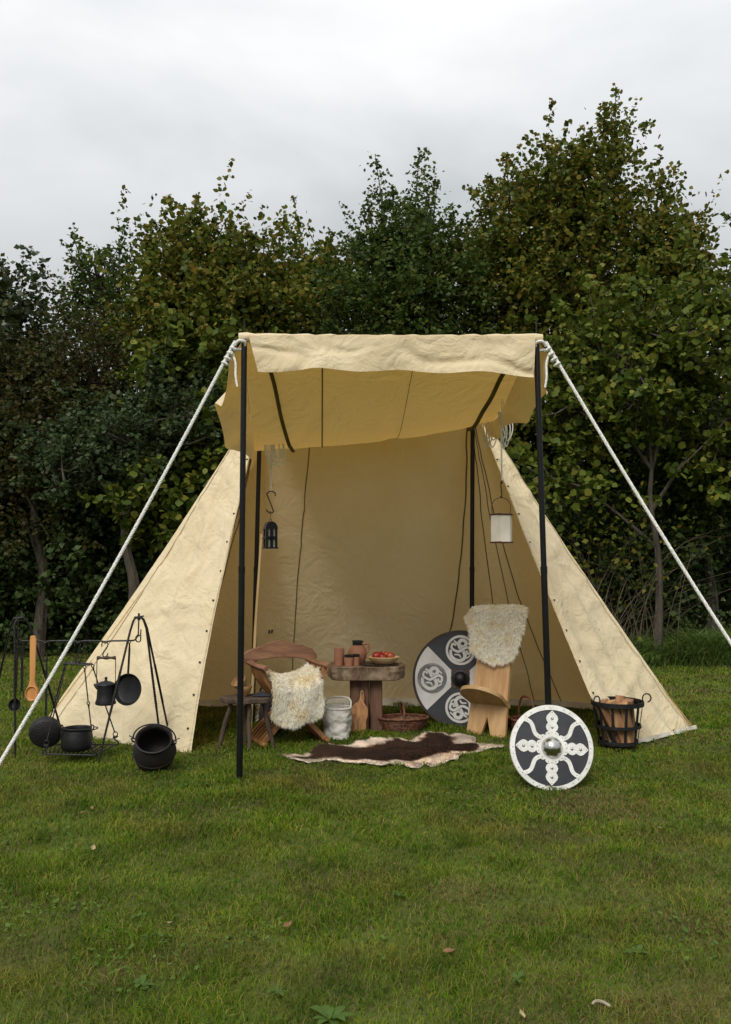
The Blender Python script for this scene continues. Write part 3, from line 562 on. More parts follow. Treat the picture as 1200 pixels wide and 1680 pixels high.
def guy(top, anchor, label, sgn):
    top = Vector(top); anchor = Vector(anchor); G = thing('guy_rope', label, 'rope', tuple(anchor), group='guy ropes')
    L = top-anchor; n = 60; b = B(); pts = [L*(i/n)+Vector((0, 0, .03-.06*math.sin(PI*i/n))) for i in range(n+1)]
    b.tube(pts, .0105, 8); o = b.build('rope', M['rope'], G)
    # twist of the strands
    b = B(); z = L.normalized(); x = z.cross(Vector((0, 1, 0))).normalized(); y = z.cross(x); turns = 90; k = turns*6
    for ph in (0, 2*PI/3, 4*PI/3):
        b.tube([L*(i/k)+Vector((0, 0, .03-.06*math.sin(PI*i/k)))+(x*math.cos(2*PI*turns*i/k+ph)+y*math.sin(2*PI*turns*i/k+ph))*.0058 for i in range(k+1)], .0072, 5, caps=False)
    b.build('strand', M['rope'], o)
    # knot and loop at the pole head
    b = B()
    for q in (.008, .02, .032, .044): b.tube([L*(1-q)+(x*math.cos(a*PI/4)+y*math.sin(a*PI/4))*.021 for a in range(8)], .009, 6, closed=True)
    b.tube(spline([L, L*1.0+Vector((sgn*-.03, -.02, .03)), L+Vector((sgn*-.07, 0, .02)), L+Vector((sgn*-.05, .03, -.02)), L+Vector((0, .02, -.02))], 5), .011, 7)
    b.tube(spline([L*.985, L*.97+Vector((sgn*-.05, 0, -.03)), L*.96+Vector((sgn*-.07, -.01, -.10)), L*.955+Vector((sgn*-.09, -.01, -.16))], 5), .008, 6)
    b.build('knot', M['rope'], G)
    pg = B().tube([(0, 0, -.05), (-sgn*-.02, 0, .07)], [.008, .013], 8).build('peg', M['iron'], G)
guy((-.905, 6.06, 3.02), (-2.385, 5.45, 0), 'white twisted guy rope slanting past the hanging wooden spoon', -1)
guy((1.255, 6.08, 3.02), (2.93, 5.585, 0), 'white twisted guy rope running out above the fire basket side', 1)

# ------------------------------------------------------------------ cooking gear
def arc(c, r, a0, a1, n, ax=(1, 0, 0), ay=(0, 0, 1)):
    c = Vector(c); ax = Vector(ax); ay = Vector(ay); return [c+ax*r*math.cos(a0+(a1-a0)*i/n)+ay*r*math.sin(a0+(a1-a0)*i/n) for i in range(n+1)]
def twisted(b, p0, p1, r, turns):
    p0 = Vector(p0); p1 = Vector(p1); z = (p1-p0).normalized(); x = z.cross(Vector((0, 1, .1))).normalized(); y = z.cross(x); n = turns*6; vs = []; fs = []
    for i in range(n+1):
        a = 2*PI*turns*i/n/2; c = lerp(p0, p1, i/n)
        for j in range(4):
            q = a+j*PI/2; vs.append(c+(x*math.cos(q)+y*math.sin(q))*r*1.25)
    for i in range(n):
        for j in range(4): fs.append((i*4+j, i*4+(j+1) % 4, (i+1)*4+(j+1) % 4, (i+1)*4+j))
    b.add(vs, fs)
def tripod(label, top, feet, bend):
    top = Vector(top); T = thing('cooking_tripod', label, 'tripod', (top.x, top.y, 0), group='forged cooking tripods')
    for k, f in enumerate(feet):
        f = Vector(f); sh = Vector(bend[k])
        pts = spline([top, top+Vector(((sh.x-top.x)*.55, (sh.y-top.y)*.4, -.012)), sh], 5)+[lerp(sh, f, t) for t in (.2, .4, .6)]
        b = B(); b.tube(pts, .0085, 8); b.tube([lerp(sh, f, .6), lerp(sh, f, .9), f-Vector((0, 0, .02))], [.0085, .0085, .003], 8)
        twisted(b, lerp(sh, f, .30), lerp(sh, f, .62), .0085, 9); b.build('leg', M['iron'], T, world=True)
    B().tube([top+Vector((-.035, -.01, .004)), top+Vector((.04, .0, .012))], .006, 6).tube([top+Vector((0, 0, -.02)), top+Vector((0, 0, .035))], [.012, .007], 8).build('hinge_pin', M['iron'], T, world=True)
    hx, hz = top.x, top.z
    b = B(); b.tube([(hx, top.y, hz), (hx-.003, top.y, hz-.135)], .0055, 7)
    b.tube(spline([(hx-.003, top.y, hz-.13), (hx-.022, top.y, hz-.155), (hx-.012, top.y, hz-.185), (hx+.014, top.y, hz-.18), (hx+.016, top.y, hz-.12), (hx+.018, top.y, hz-.09)], 4), .005, 6)
    b.build('hook', M['iron'], T, world=True)
tripod('iron cooking tripod with twisted legs standing over the round cauldron', (-1.762, 6.9, 1.085), [(-1.997, 6.669, 0), (-1.575, 6.95, 0), (-1.60, 7.38, 0)], [(-1.822, 6.88, .985), (-1.705, 6.91, 1.0), (-1.712, 6.96, 1.0)])
tripod('iron cooking tripod holding the bar end beside the hanging wooden spoon', (-2.700, 6.9, 1.075), [(-2.688, 6.868, 0), (-2.42, 7.25, 0), (-3.144, 7.35, 0)], [(-2.722, 6.89, 1.03), (-2.60, 6.95, .95), (-2.79, 6.97, .98)])
def crossbar():
    x0, x1, y, z = -2.70, -1.765, 6.9, .905
    pts = [(x0, y, z+.035), (x0+.012, y, z+.008), (x0+.04, y, z)]
    for c in (-2.485, -2.232, -2.02): pts += [(c-.05, y, z), (c-.018, y, z-.004), (c, y, z-.018), (c+.018, y, z-.004), (c+.05, y, z)]
    pts += [(x1-.045, y, z+.002), (x1-.022, y, z+.008), (x1-.012, y, z+.03), (x1+.01, y, z+.045)]
    solo(B().tube(pts, .0068, 8), 'iron_crossbar', M['iron'], 'thin notched iron bar hung between the two cooking tripods', 'bar')
crossbar()
def s_hook(label, x, y, z, h, r=.0045, flip=1, w=.02, name='pot_hook', group='iron s-hooks'):
    """top loop rests on z; hangs h down"""
    b = B(); f = flip
    b.tube(spline([(f*w*1.3, 0, -.035), (f*w*1.2, 0, -.006), (0, 0, .008), (-f*w, 0, -.012), (-f*w*.7, 0, -.04), (f*w*.6, 0, -h+.035), (f*w*.8, 0, -h+.012), (0, 0, -h), (-f*w*.9, 0, -h+.016), (-f*w*1.1, 0, -h+.032)], 5), [r*.6]+[r]*44+[r*.6], 7)
    return solo(b, name, M['iron'], label, 'hook', (x, y, z), group=group)
ZB = .887+.0075
s_hook('iron s-hook carrying the deep pan with upright handle', -2.485, 6.9, ZB, .145)
s_hook('iron s-hook above the small bar of the hanging grill', -2.232, 6.9, ZB, .165, flip=-1)
s_hook('iron s-hook carrying the black kettle', -2.02, 6.9, ZB, .115, flip=-1)
def wooden_spoon():
    T = thing('wooden_spoon', 'large orange-brown wooden spoon hooked over the iron bar', 'spoon', (-2.572, 6.885, .905)); b = B()
    out = [(.0, .045), (-.022, .04), (-.024, .0)] + [(-.021, -.20), (-.019, -.30), (-.030, -.345)] + [(-.0535*math.sin(q), -.40+.062*math.cos(q)) for q in np.linspace(.9, PI, 8)]
    out = out[:6]+out[6:]; right = [(-x, z) for x, z in reversed(out[2:])]; right = [(x*.95, z) for x, z in right]
    o2 = out+right[1:]+[(.024, .0), (.016, .035)]
    vs = []; b.prism([(x, z) for x, z in o2], .016, Matrix(((1, 0, 0), (0, 0, -1), (0, 1, 0))), (0, .004, 0)); b.build('handle', M['spoon'], T, bevel=.004)
    b = B(); m = rot(x=R(90))
    b.lathe([(.001, -.020), (.030, -.015), (.045, .004), (.050, .016), (.0455, .020), (.038, .006), (.022, -.006), (.001, -.010)], 28, m, (0, -.006, -.40), sx=1, sy=1.2); b.build('bowl', M['spoon'], T)
    b = B(); b.box((.012, .014, .002), (.022, .014, .022)); b.build('hook_notch', M['spoon'], T, bevel=.003)
wooden_spoon()
def iron_ladle():
    T = thing('iron_ladle', 'black iron ladle with twisted handle hanging at the bar end', 'ladle', (-2.690, 6.885, .90)); b = B()
    b.tube(spline([(.004, .016, -.03), (-.004, .012, .012), (-.006, 0, .004), (-.004, 0, -.05)], 4), .004, 6); twisted(b, (-.004, 0, -.05), (-.010, 0, -.36), .007, 16)
    b.tube([(-.010, 0, -.36), (-.013, 0, -.45)], .006, 6); b.build('handle', M['iron'], T)
    B().lathe([(.001, -.03), (.03, -.024), (.045, -.004), (.05, .012), (.046, .012), (.03, -.012), (.001, -.02)], 22, rot(x=R(80)), (-.015, 0, -.485)).build('bowl', M['iron'], T)
    T2 = thing('iron_fork', 'black iron flesh fork hanging beside the ladle', 'fork', (-2.665, 6.91, .90)); b = B()
    b.tube(spline([(.0, .0, -.02), (-.004, -.012, .010), (.0, -.01, -.03)], 4), .004, 6); twisted(b, (0, -.008, -.03), (.004, -.008, -.36), .009, 12); b.build('handle', M['iron'], T2)
    B().tube([(.004, -.008, -.36), (-.008, -.008, -.39), (-.008, -.008, -.46)], [.005, .004, .002], 6).build('tine', M['iron'], T2); B().tube([(.004, -.008, -.36), (.016, -.008, -.39), (.016, -.008, -.46)], [.005, .004, .002], 6).build('tine', M['iron'], T2)
iron_ladle()
def frying_pan(name, label, loc, hl, r, hook_top, mat, depth=.035, rz=0, tilt=8, face=1):
    """pan hanging by its handle; loc = centre of the dish"""
    T = thing(name, label, 'pan', loc, rz); m = rot(x=R(90-tilt) if face > 0 else R(-90+tilt))
    B().lathe([(.001, -depth), (r*.80, -depth), (r*.86, -depth+.006), (r, -.002), (r, .003), (r-.005, .003), (r*.84, -depth+.009), (r*.78, -depth+.006), (.001, -depth+.006)], 40, m).build('dish', M[mat], T)
    z = r*.97; b = B(); b.bar((0, .005, z-.008), (hook_top[0]*.8, .01+hook_top[1], z+hl*.8), .017, .006, (0, 1, 0)); b.tube([(hook_top[0]*.8, .01+hook_top[1], z+hl*.78), (hook_top[0], .012+hook_top[1], z+hl)], [.008, .006], 8)
    b.tube(arc((hook_top[0], .012+hook_top[1], z+hl+.008), .010, 0, 2*PI, 14)[:-1], .0038, 6, closed=True); b.build('handle', M[mat], T, bevel=.001)
    return T
frying_pan('skillet', 'round black skillet hanging in front of the tent flap beside the kettle', (-1.832, 6.86, .537), .235, .122, (-.012, .025), 'castiron', rz=R(-18))
frying_pan('deep_pan', 'deep black pan with back turned, hung low by a long handle', (-2.470, 6.90, .205), .42, .125, (-.003, -.005), 'iron', .05, rz=R(14), face=-1)
def kettle():
    T = thing('kettle', 'small black lidded kettle with tall square handle hanging from the bar', 'kettle', (-2.01, 6.9, .415)); b = B()
    b.lathe([(.001, 0), (.066, 0), (.078, .006), (.080, .016), (.070, .045), (.066, .10), (.066, .145), (.072, .152), (.070, .157)], 32); b.build('body', M['castiron'], T)
    l = B().lathe([(.071, .157), (.066, .164), (.04, .176), (.012, .182), (.009, .19), (.012, .205), (.009, .212), (.001, .213)], 32).build('lid', M['castiron'], T)
    B().lathe([(.010, .182), (.008, .19), (.012, .204), (.001, .214)], 12).build('knob', M['castiron'], l)
    B().tube([(-.06, 0, .125), (-.078, 0, .145), (-.092, 0, .158)], [.016, .013, .008], 10).build('spout', M['castiron'], T)
    b = B(); b.tube([(-.071, 0, .14), (-.073, 0, .2), (-.072, 0, .36)], .0032, 6); b.tube([(.071, 0, .14), (.073, 0, .2), (.072, 0, .36)], .0032, 6); b.tube([(-.075, 0, .36), (.075, 0, .36)], .0032, 6); h = b.build('bail', M['iron'], T)
    B().tube([(-.07+.14*i/14, 0, .36) for i in range(15)], [.012+.003*math.cos(i*PI/3.5) for i in range(15)], 10).build('grip', M['oldwood'], h)
kettle()
def hanging_grill():
    T = thing('hanging_grill', 'square iron grill swinging low on four linked rods', 'grill', (-2.232, 6.9, .0)); K = dict(parent=T)
    b = B(); b.tube([(-.105, -.02, .735), (.10, -.02, .72)], .006, 7); b.tube([(-.105, .05, .733), (.10, .05, .722)], .006, 7); b.tube([(-.1, -.02, .735), (-.1, .05, .733)], .005, 6); b.tube([(.095, -.02, .72), (.095, .05, .722)], .005, 6)
    b.tube(arc((0, 0, .738), .016, 0, 2*PI, 14)[:-1], .005, 6, closed=True); b.build('hanger_bar', M['iron'], **K)
    cz = .075; cor = [(-.30, .17, cz), (-.165, -.19, cz+.005), (.19, -.19, cz-.005), (.255, .17, cz)]
    tops = [(-.115, .05, .715), (-.085, -.02, .715), (.06, -.02, .70), (.102, .05, .70)]
    for k in range(4):
        a = Vector(tops[k]); e = Vector(cor[k])+Vector((0, 0, .075)); md = lerp(a, e, .46)+Vector((0, 0, -.01)); b = B()
        d = (e-a).normalized()
        b.tube(arc(a+Vector((0, 0, .006)), .011, 0, 2*PI, 12)[:-1], .004, 6, closed=True)
        b.tube(arc(a+d*.020, .011, 0, 2*PI, 12, (0, 1, 0))[:-1], .004, 6, closed=True)
        twisted(b, a+d*.03, md-d*.018, .0045, 9)
        b.tube(arc(md-d*.008, .011, 0, 2*PI, 12)[:-1], .004, 6, closed=True); b.tube(arc(md+d*.012, .012, 0, 2*PI, 12, (0, 1, 0))[:-1], .004, 6, closed=True)
        twisted(b, md+d*.022, e-d*.02, .0045, 9); b.tube(arc(e-d*.008, .018, 0, 2*PI, 14)[:-1], .004, 6, closed=True); b.build('chain_rod', M['iron'], **K)
        c = Vector(cor[k]); sx = 1 if c.x > 0 else -1
        b = B(); b.tube(spline([e+Vector((sx*.018, 0, -.008)), e+Vector((0, 0, -.022)), e+Vector((-sx*.016, 0, -.014)), e+Vector((-sx*.010, 0, -.032)), c+Vector((sx*.022, 0, .02)), c+Vector((sx*.02, 0, .0)), c], 4), .006, 7); b.build('corner_hook', M['iron'], **K)
    b = B(); b.tube([cor[0], cor[1]], .006, 7); b.tube([cor[1], cor[2]], .006, 7); b.tube([cor[2], cor[3]], .006, 7); b.tube([cor[3], cor[0]], .006, 7); b.build('frame', M['iron'], **K)
    for i in range(1, 13):
        t = i/13; twb = B(); twisted(twb, lerp(cor[0], cor[3], t), lerp(cor[1], cor[2], t), .0042, 10); twb.build('grill_bar', M['iron'], **K)
    P = thing('cooking_pot', 'squat black pot with two lug handles standing on the hanging grill', 'pot', (-2.215, 6.86, .0815)); b = B()
    b.lathe([(.001, 0), (.098, 0), (.112, .012), (.118, .04), (.114, .10), (.104, .14), (.102, .152), (.110, .160), (.110, .166), (.103, .166), (.097, .152), (.104, .10), (.104, .02), (.001, .012)], 40); b.build('body', M['castiron'], P)
    for s in (-1, 1): B().tube(spline([(s*.10, 0, .135), (s*.122, 0, .15), (s*.128, 0, .175), (s*.115, 0, .185), (s*.105, 0, .165)], 4), .005, 7).build('lug', M['castiron'], P)
    B().tube(spline([(-.122, 0, .172), (-.10, -.06, .178), (-.02, -.115, .170), (.08, -.085, .165), (.15, -.035, .160), (.16, 0, .166), (.124, 0, .172)], 5), .0042, 6).build('bail', M['iron'], P)
hanging_grill()
def cauldron():
    T = thing('cauldron', 'round rusty black cauldron tipped forward on the grass under the tripod', 'cauldron', (-1.535, 6.50, 0), R(4)); m = rot(x=R(38), y=R(4)); c = Vector((0, .01, .150))
    prof = [(.001, -.15), (.06, -.145), (.105, -.12), (.14, -.075), (.153, -.02), (.149, .03), (.132, .075), (.121, .098), (.128, .120), (.134, .128), (.128, .131), (.118, .122), (.112, .098), (.122, .072), (.138, .03), (.142, -.02), (.13, -.07), (.09, -.112), (.001, -.132)]
    B().lathe(prof, 44, m, c).build('body', M['rusty'], T)
    ring = B()
    ring.tube([c+m@Vector((.1535*math.cos(q), .1535*math.sin(q), -.012)) for q in np.linspace(0, 2*PI, 40)[:-1]], .0035, 6, closed=True); ring.build('casting_line', M['rusty'], T)
    for s in (-1, 1): B().tube([c+m@Vector(p) for p in ((s*.125, 0, .075), (s*.155, 0, .085), (s*.16, 0, .115), (s*.13, 0, .118))], .0065, 7).build('ear', M['rusty'], T)
    pts = [c+m@Vector((.152*math.cos(q), .02+.05*math.sin(q), .105+.095*math.sin(q))) for q in np.linspace(0, PI, 22)]
    B().tube(pts, .0055, 8).tube([pts[0], pts[0]+Vector((.03, 0, .01))], .004, 6).tube([pts[-1], pts[-1]+Vector((-.03, 0, .012))], .004, 6).build('bail', M['iron'], T)
    for a in (R(-35), R(85), R(205)):
        d = Vector((math.cos(a), math.sin(a), 0)); B().tube([c+m@(d*.085+Vector((0, 0, -.11))), c+m@(d*.125+Vector((0, 0, -.165))), c+m@(d*.145+Vector((0, 0, -.17)))], [.016, .011, .012], 8).build('leg', M['rusty'], T)
cauldron()

# ------------------------------------------------------------------ stool, bowls
def stool():
    T = thing('stool', 'rough dark wooden stool carrying two stacked bowls', 'stool', (-.97, 7.30, 0)); b = B()
    n = 26; out = [((.215+.02*math.sin(k*1.7)+.012*math.sin(k*3.1))*math.cos(2*PI*k/n), (.15+.012*math.sin(k*2.3))*math.sin(2*PI*k/n)) for k in range(n)]
    b.prism(out, .042, None, (0, 0, .375)); b.build('seat', M['oldwood'], T, bevel=.007)
    for tx, ty, fx, fy in ((-.12, -.06, -.225, -.07), (.0, .06, -.03, .11), (.03, -.08, .035, -.115), (.13, .0, .225, -.02)):
        p0 = Vector((tx, ty, .38)); p1 = Vector((fx, fy, -.015)); b = B(); b.tube([lerp(p0, p1, k/5)+Vector((.004*math.sin(k*2), 0, 0)) for k in range(6)], [.017, .019, .020, .019, .0185, .017], 9); b.build('leg', M['oldwood'], T)
stool()
def bowls():
    prof = lambda r, h: [(.001, 0), (r*.45, 0), (r*.5, .006), (r*.85, h*.45), (r, h*.85), (r*.99, h), (r*.94, h), (r*.92, h*.84), (r*.76, h*.42), (r*.4, .014), (.001, .012)]
    solo(B().lathe(prof(.076, .085), 36), 'wooden_bowl', M['bowl'], 'turned wooden bowl standing upright on the stool', 'bowl', (-1.005, 7.30, .419), group='wooden bowls')
    o = solo(B().lathe(prof(.064, .075), 36), 'wooden_bowl', M['bowl'], 'smaller wooden bowl tilted sideways inside the upright bowl', 'bowl', (-1.005, 7.295, .492), group='wooden bowls'); o.rotation_euler = (R(28), R(-28), 0)
    b = B().grid(lambda u, v: Vector(((u-.5)*.15, (v-.5)*.12, .006+.022*max(0, math.sin(PI*u)*math.sin(PI*v))*(1+.4*math.sin(u*9+v*6)))), 20, 14)
    solo(b, 'dark_cloth', M['darkcloth'], 'small crumpled dark cloth at the edge of the stool', 'cloth', (-.85, 7.31, .418), smooth=180, solid=.006)
bowls()

# ------------------------------------------------------------------ fleece helper
def fleece(parent, S, poly, n, length, mat='fur', flow=(0, 0, -1), seed=1, nrm=None, grav=.45, w=.006):
    """S maps (a,b) to a point; hairs stand on it and fall along flow"""
    P = np.array(poly); lo, hi = P.min(0), P.max(0); a = lo[0]+RNG.random(n*2)*(hi[0]-lo[0]); b = lo[1]+RNG.random(n*2)*(hi[1]-lo[1]); k = in_poly(a, b, poly); a, b = a[k][:n], b[k][:n]
    pts = np.array([S(x, y) for x, y in zip(a, b)]); e = .004
    ta = np.array([S(x+e, y) for x, y in zip(a, b)])-pts; tb = np.array([S(x, y+e) for x, y in zip(a, b)])-pts
    N = np.cross(ta, tb); N /= np.linalg.norm(N, axis=1)[:, None]+1e-9
    if nrm is not None: N *= np.sign((N @ np.array(nrm)))[:, None]
    clump = np.stack([vnoise(a*40+99, b*40+99, 1, seed+q)-.5 for q in range(3)], 1)*.75
    cen = np.array([np.mean(a), np.mean(b)]); outw = (a-cen[0])[:, None]*ta/e+(b-cen[1])[:, None]*tb/e; ed = edge_dist(a, b, poly); wgt = np.clip(1-ed/.07, 0, 1)[:, None]
    outw /= np.linalg.norm(outw, axis=1)[:, None]+1e-9
    D = N*.75+np.array(flow)*grav+clump+RNG.normal(size=pts.shape)*.22+outw*wgt*.7; D /= np.linalg.norm(D, axis=1)[:, None]
    L = length*(.6+.6*RNG.random(len(a)))[:, None]; sd = np.cross(D, RNG.normal(size=D.shape)); sd /= np.linalg.norm(sd, axis=1)[:, None]; sd *= w/2
    mid = pts+D*L*.55+N*L*.08; tip = pts+D*L+np.array(flow)*L*.25
    V = np.stack([pts-sd, pts+sd, mid-sd*.8, mid+sd*.8, tip], 1).reshape(-1, 3); o = (np.arange(len(a))*5)[:, None]
    F = np.concatenate([o+np.array([[0, 1, 3]]), o+np.array([[0, 3, 2]]), o+np.array([[2, 3, 4]])], 1).reshape(-1, 3)
    ob = bulk('fleece', V, F, M[mat], parent); ob['kind'] = 'stuff'; return ob
def sheet(parent, S, poly, name, mat, step=.02, solid=.012):
    P = np.array(poly); lo, hi = P.min(0), P.max(0); na = int((hi[0]-lo[0])/step)+1; nb = int((hi[1]-lo[1])/step)+1; idx = {}; b = B(); vs = []; fs = []
    for i in range(na):
        for j in range(nb):
            q = [(lo[0]+(i+di)*step, lo[1]+(j+dj)*step) for di, dj in ((0, 0), (1, 0), (1, 1), (0, 1))]
            if not in_poly(np.array([lo[0]+(i+.5)*step]), np.array([lo[1]+(j+.5)*step]), poly)[0]: continue
            f = []
            for (di, dj), (x, y) in zip(((0, 0), (1, 0), (1, 1), (0, 1)), q):
                kx = (i+di, j+dj)
                if kx not in idx: idx[kx] = len(vs); vs.append(S(x, y))
                f.append(idx[kx])
            fs.append(tuple(f))
    b.add(vs, fs); return b.build(name, M[mat], parent, smooth=180, solid=solid)

# ------------------------------------------------------------------ folding chair with fleece
def folding_chair():
    T = thing('folding_chair', 'slatted wooden scissor chair with carved crest board, draped in fleece', 'chair', (-.66, 7.60, 0), R(24)); hw = .275
    n = 11
    for k in range(n):
        y = -.17+.34*k/(n-1); s = 1 if k % 2 == 0 else -1
        prof = spline([(s*-hw, .02), (s*-.235, .07), (s*-.10, .20), (s*.0, .275), (s*.12, .385), (s*.235, .53), (s*hw, .63)], 5)
        b = B(); vs = []; fs = []
        for i, p in enumerate(prof):
            d = (prof[min(i+1, len(prof)-1)]-prof[max(i-1, 0)]).normalized(); q = Vector((-d.y, d.x))*.019
            for sg, yy in ((-1, -.0125), (1, -.0125), (1, .0125), (-1, .0125)): h = p+q*sg; vs.append((h.x, y+yy, h.y))
        for i in range(len(prof)-1):
            for j in range(4): fs.append((i*4+j, i*4+(j+1) % 4, (i+1)*4+(j+1) % 4, (i+1)*4+j))
        fs += [(3, 2, 1, 0), tuple((len(prof)-1)*4+j for j in range(4))]; b.add(vs, fs); b.build('slat', M['slat'], T)
    for s in (-1, 1):
        B().tube([(s*hw, -.25, .640), (s*hw, -.21, .645), (s*hw, 0, .640), (s*hw, .2, .645), (s*hw, .26, .645)], [.024, .032, .028, .030, .026], 10, squash=.75).build('arm', M['board'], T)
        B().tube([(s*hw, -.24, .018), (s*hw, -.2, .022), (s*hw, .2, .022), (s*hw, .24, .018)], [.018, .027, .027, .02], 8, squash=.8).build('foot', M['slat'], T)
    B().tube([(0, -.19, .275), (0, .19, .275)], .011, 8).build('pivot', M['iron'], T)
    up = [(-.36, .0), (-.355, .05), (-.29, .095), (-.18, .125), (-.09, .160), (-.03, .172), (.03, .160), (.12, .145), (.22, .122), (.30, .085), (.345, .035), (.35, 0)]; lo = [(.28, -.02), (.16, .012), (.0, .022), (-.16, .012), (-.28, -.02)]
    b = B(); o2 = up+lo; b.prism(o2, .028, Matrix(((1, 0, 0), (0, 0, -1), (0, 1, 0))), (0, .245, .655)); b.build('crest_board', M['board'], T, bevel=.006)
    F = thing('sheepskin', 'cream sheepskin draped over the seat of the scissor chair', 'sheepskin', (-.66, 7.60, 0), R(24))
    def S(a, v):
        q = a/.225; lift = .075*abs(q)**2.2
        if v < .20: y, z = .14-v*1.35, .545+lift-.12*v-.02
        else:
            t = min(1, (v-.20)/.06); y = .14-.27-.085*t-.02*math.sin((v-.2)*5)*(1-abs(q)**2); z = .52+lift*(1-.4*min(1, (v-.2)/.3))-(v-.20)*(1.0+.0*q)+.02*(1-t)
        return np.array([a*(1+.03*math.sin(v*14)), y+.012*math.sin(a*23+v*9), max(z, .06)])
    poly = [(-.235, .0), (-.10, -.01), (.10, -.01), (.235, .0), (.225, .14), (.215, .30), (.235, .46), (.20, .525), (.06, .515), (-.04, .555), (-.15, .54), (-.215, .50), (-.20, .33), (-.225, .18)]
    sheet(F, S, poly, 'hide', 'skin'); fleece(F, S, poly, 24000, .040, flow=(0, -.1, -1), nrm=(0, -.7, .7), w=.006)
folding_chair()
def fur_bag():
    T = thing('hide_bag', 'dark hide bag with white fur patches behind the stool', 'bag', (-.84, 7.86, 0)); b = B()
    b.lathe([(.001, 0), (.10, 0), (.125, .05), (.13, .16), (.115, .26), (.09, .32), (.07, .36), (.05, .37), (.001, .36)], 28, None, (0, 0, 0), sx=.85, sy=.7, wob=.07); b.build('body', M['hide_bag'], T)
    B().tube(arc((0, 0, .36), .09, R(10), R(170), 14), .010, 7).build('strap', M['leather'], T)
    V = []; n = 2600; a = RNG.random(n)*2*PI; z = .12+.22*RNG.random(n); k = (vnoise(a*2+5, z*9+5, 1.3, 40) > .52); a, z = a[k], z[k]; r = .118-.15*np.clip(z-.22, 0, 1)
    P = np.stack([np.cos(a)*r*.85, np.sin(a)*r*.7, z], 1); D = np.stack([np.cos(a), np.sin(a), -.7+0*a], 1)*.035*(.6+.6*RNG.random(len(a)))[:, None]; s = np.stack([-np.sin(a), np.cos(a), 0*a], 1)*.003
    V = np.stack([P-s, P+s, P+D], 1).reshape(-1, 3); o = bulk('fur', V, np.arange(len(V)).reshape(-1, 3), M['fur'], T); o['kind'] = 'stuff'
M['hide_bag'] = pm('dark_hide', (.028, .018, .016), (.012, .009, .010), rough=.8, scale=8, bump=.5, bscale=50)
fur_bag()

# ------------------------------------------------------------------ table and what stands on it
def table():
    T = thing('log_table', 'low table made of a thick live-edge slab on a split stump', 'table', (.0, 8.13, 0)); n = 72; b = B()
    out = []
    for k in range(n):
        q = 2*PI*k/n; rx = .345*(1+.03*math.sin(3*q+1)+.025*math.sin(7*q)); ry = .25*(1+.05*math.sin(2*q+2)+.03*math.sin(5*q)); p = 3.2
        out.append((rx*math.copysign(abs(math.cos(q))**(2/p), math.cos(q)), ry*math.copysign(abs(math.sin(q))**(2/p), math.sin(q))))
    vs = []; rows = [(.0, .955), (.006, .985), (.03, 1.0), (.055, .985), (.08, 1.0), (.10, .99), (.117, 1.005), (.122, .992)]; fs = []
    for i, (z, sc_) in enumerate(rows):
        for k, (x, y) in enumerate(out): w = 1+.045*mnoise.noise(Vector((x*9, y*9, z*20)))+.030*mnoise.noise(Vector((x*26, y*26, z*60))); vs.append((x*sc_*w, y*sc_*w, .458+z))
    for i in range(len(rows)-1):
        for k in range(n): fs.append((i*n+k, i*n+(k+1) % n, (i+1)*n+(k+1) % n, (i+1)*n+k))
    fs += [tuple(range(n-1, -1, -1)), tuple((len(rows)-1)*n+k for k in range(n))]; b.add(vs, fs); b.build('tabletop', M['slab'], T, smooth=28)
    for j, (x0, x1) in enumerate(((-.142, .034), (.036, .152))):
        b = B(); m = 9; o2 = []
        for k in range(16):
            q = 2*PI*k/16; cx = (x0+x1)/2; rx = (x1-x0)/2; o2.append((cx+rx*math.copysign(abs(math.cos(q))**.22, math.cos(q)), .125*math.copysign(abs(math.sin(q))**.35, math.sin(q))))
        vs = []; fs = []
        for i in range(m):
            z = -.02+.482*i/(m-1)
            for (x, y) in o2: w = 1+.035*mnoise.noise(Vector((x*14, y*14+j*5, z*2.5)))+.06*(1-i/(m-1))**2; vs.append((x*w, y*w, z))
        for i in range(m-1):
            for k in range(16): fs.append((i*16+k, i*16+(k+1) % 16, (i+1)*16+(k+1) % 16, (i+1)*16+k))
        fs += [tuple(range(15, -1, -1)), tuple((m-1)*16+k for k in range(16))]; b.add(vs, fs); b.build('stump', M['stump'], T, smooth=50)
table()
ZT = .5805
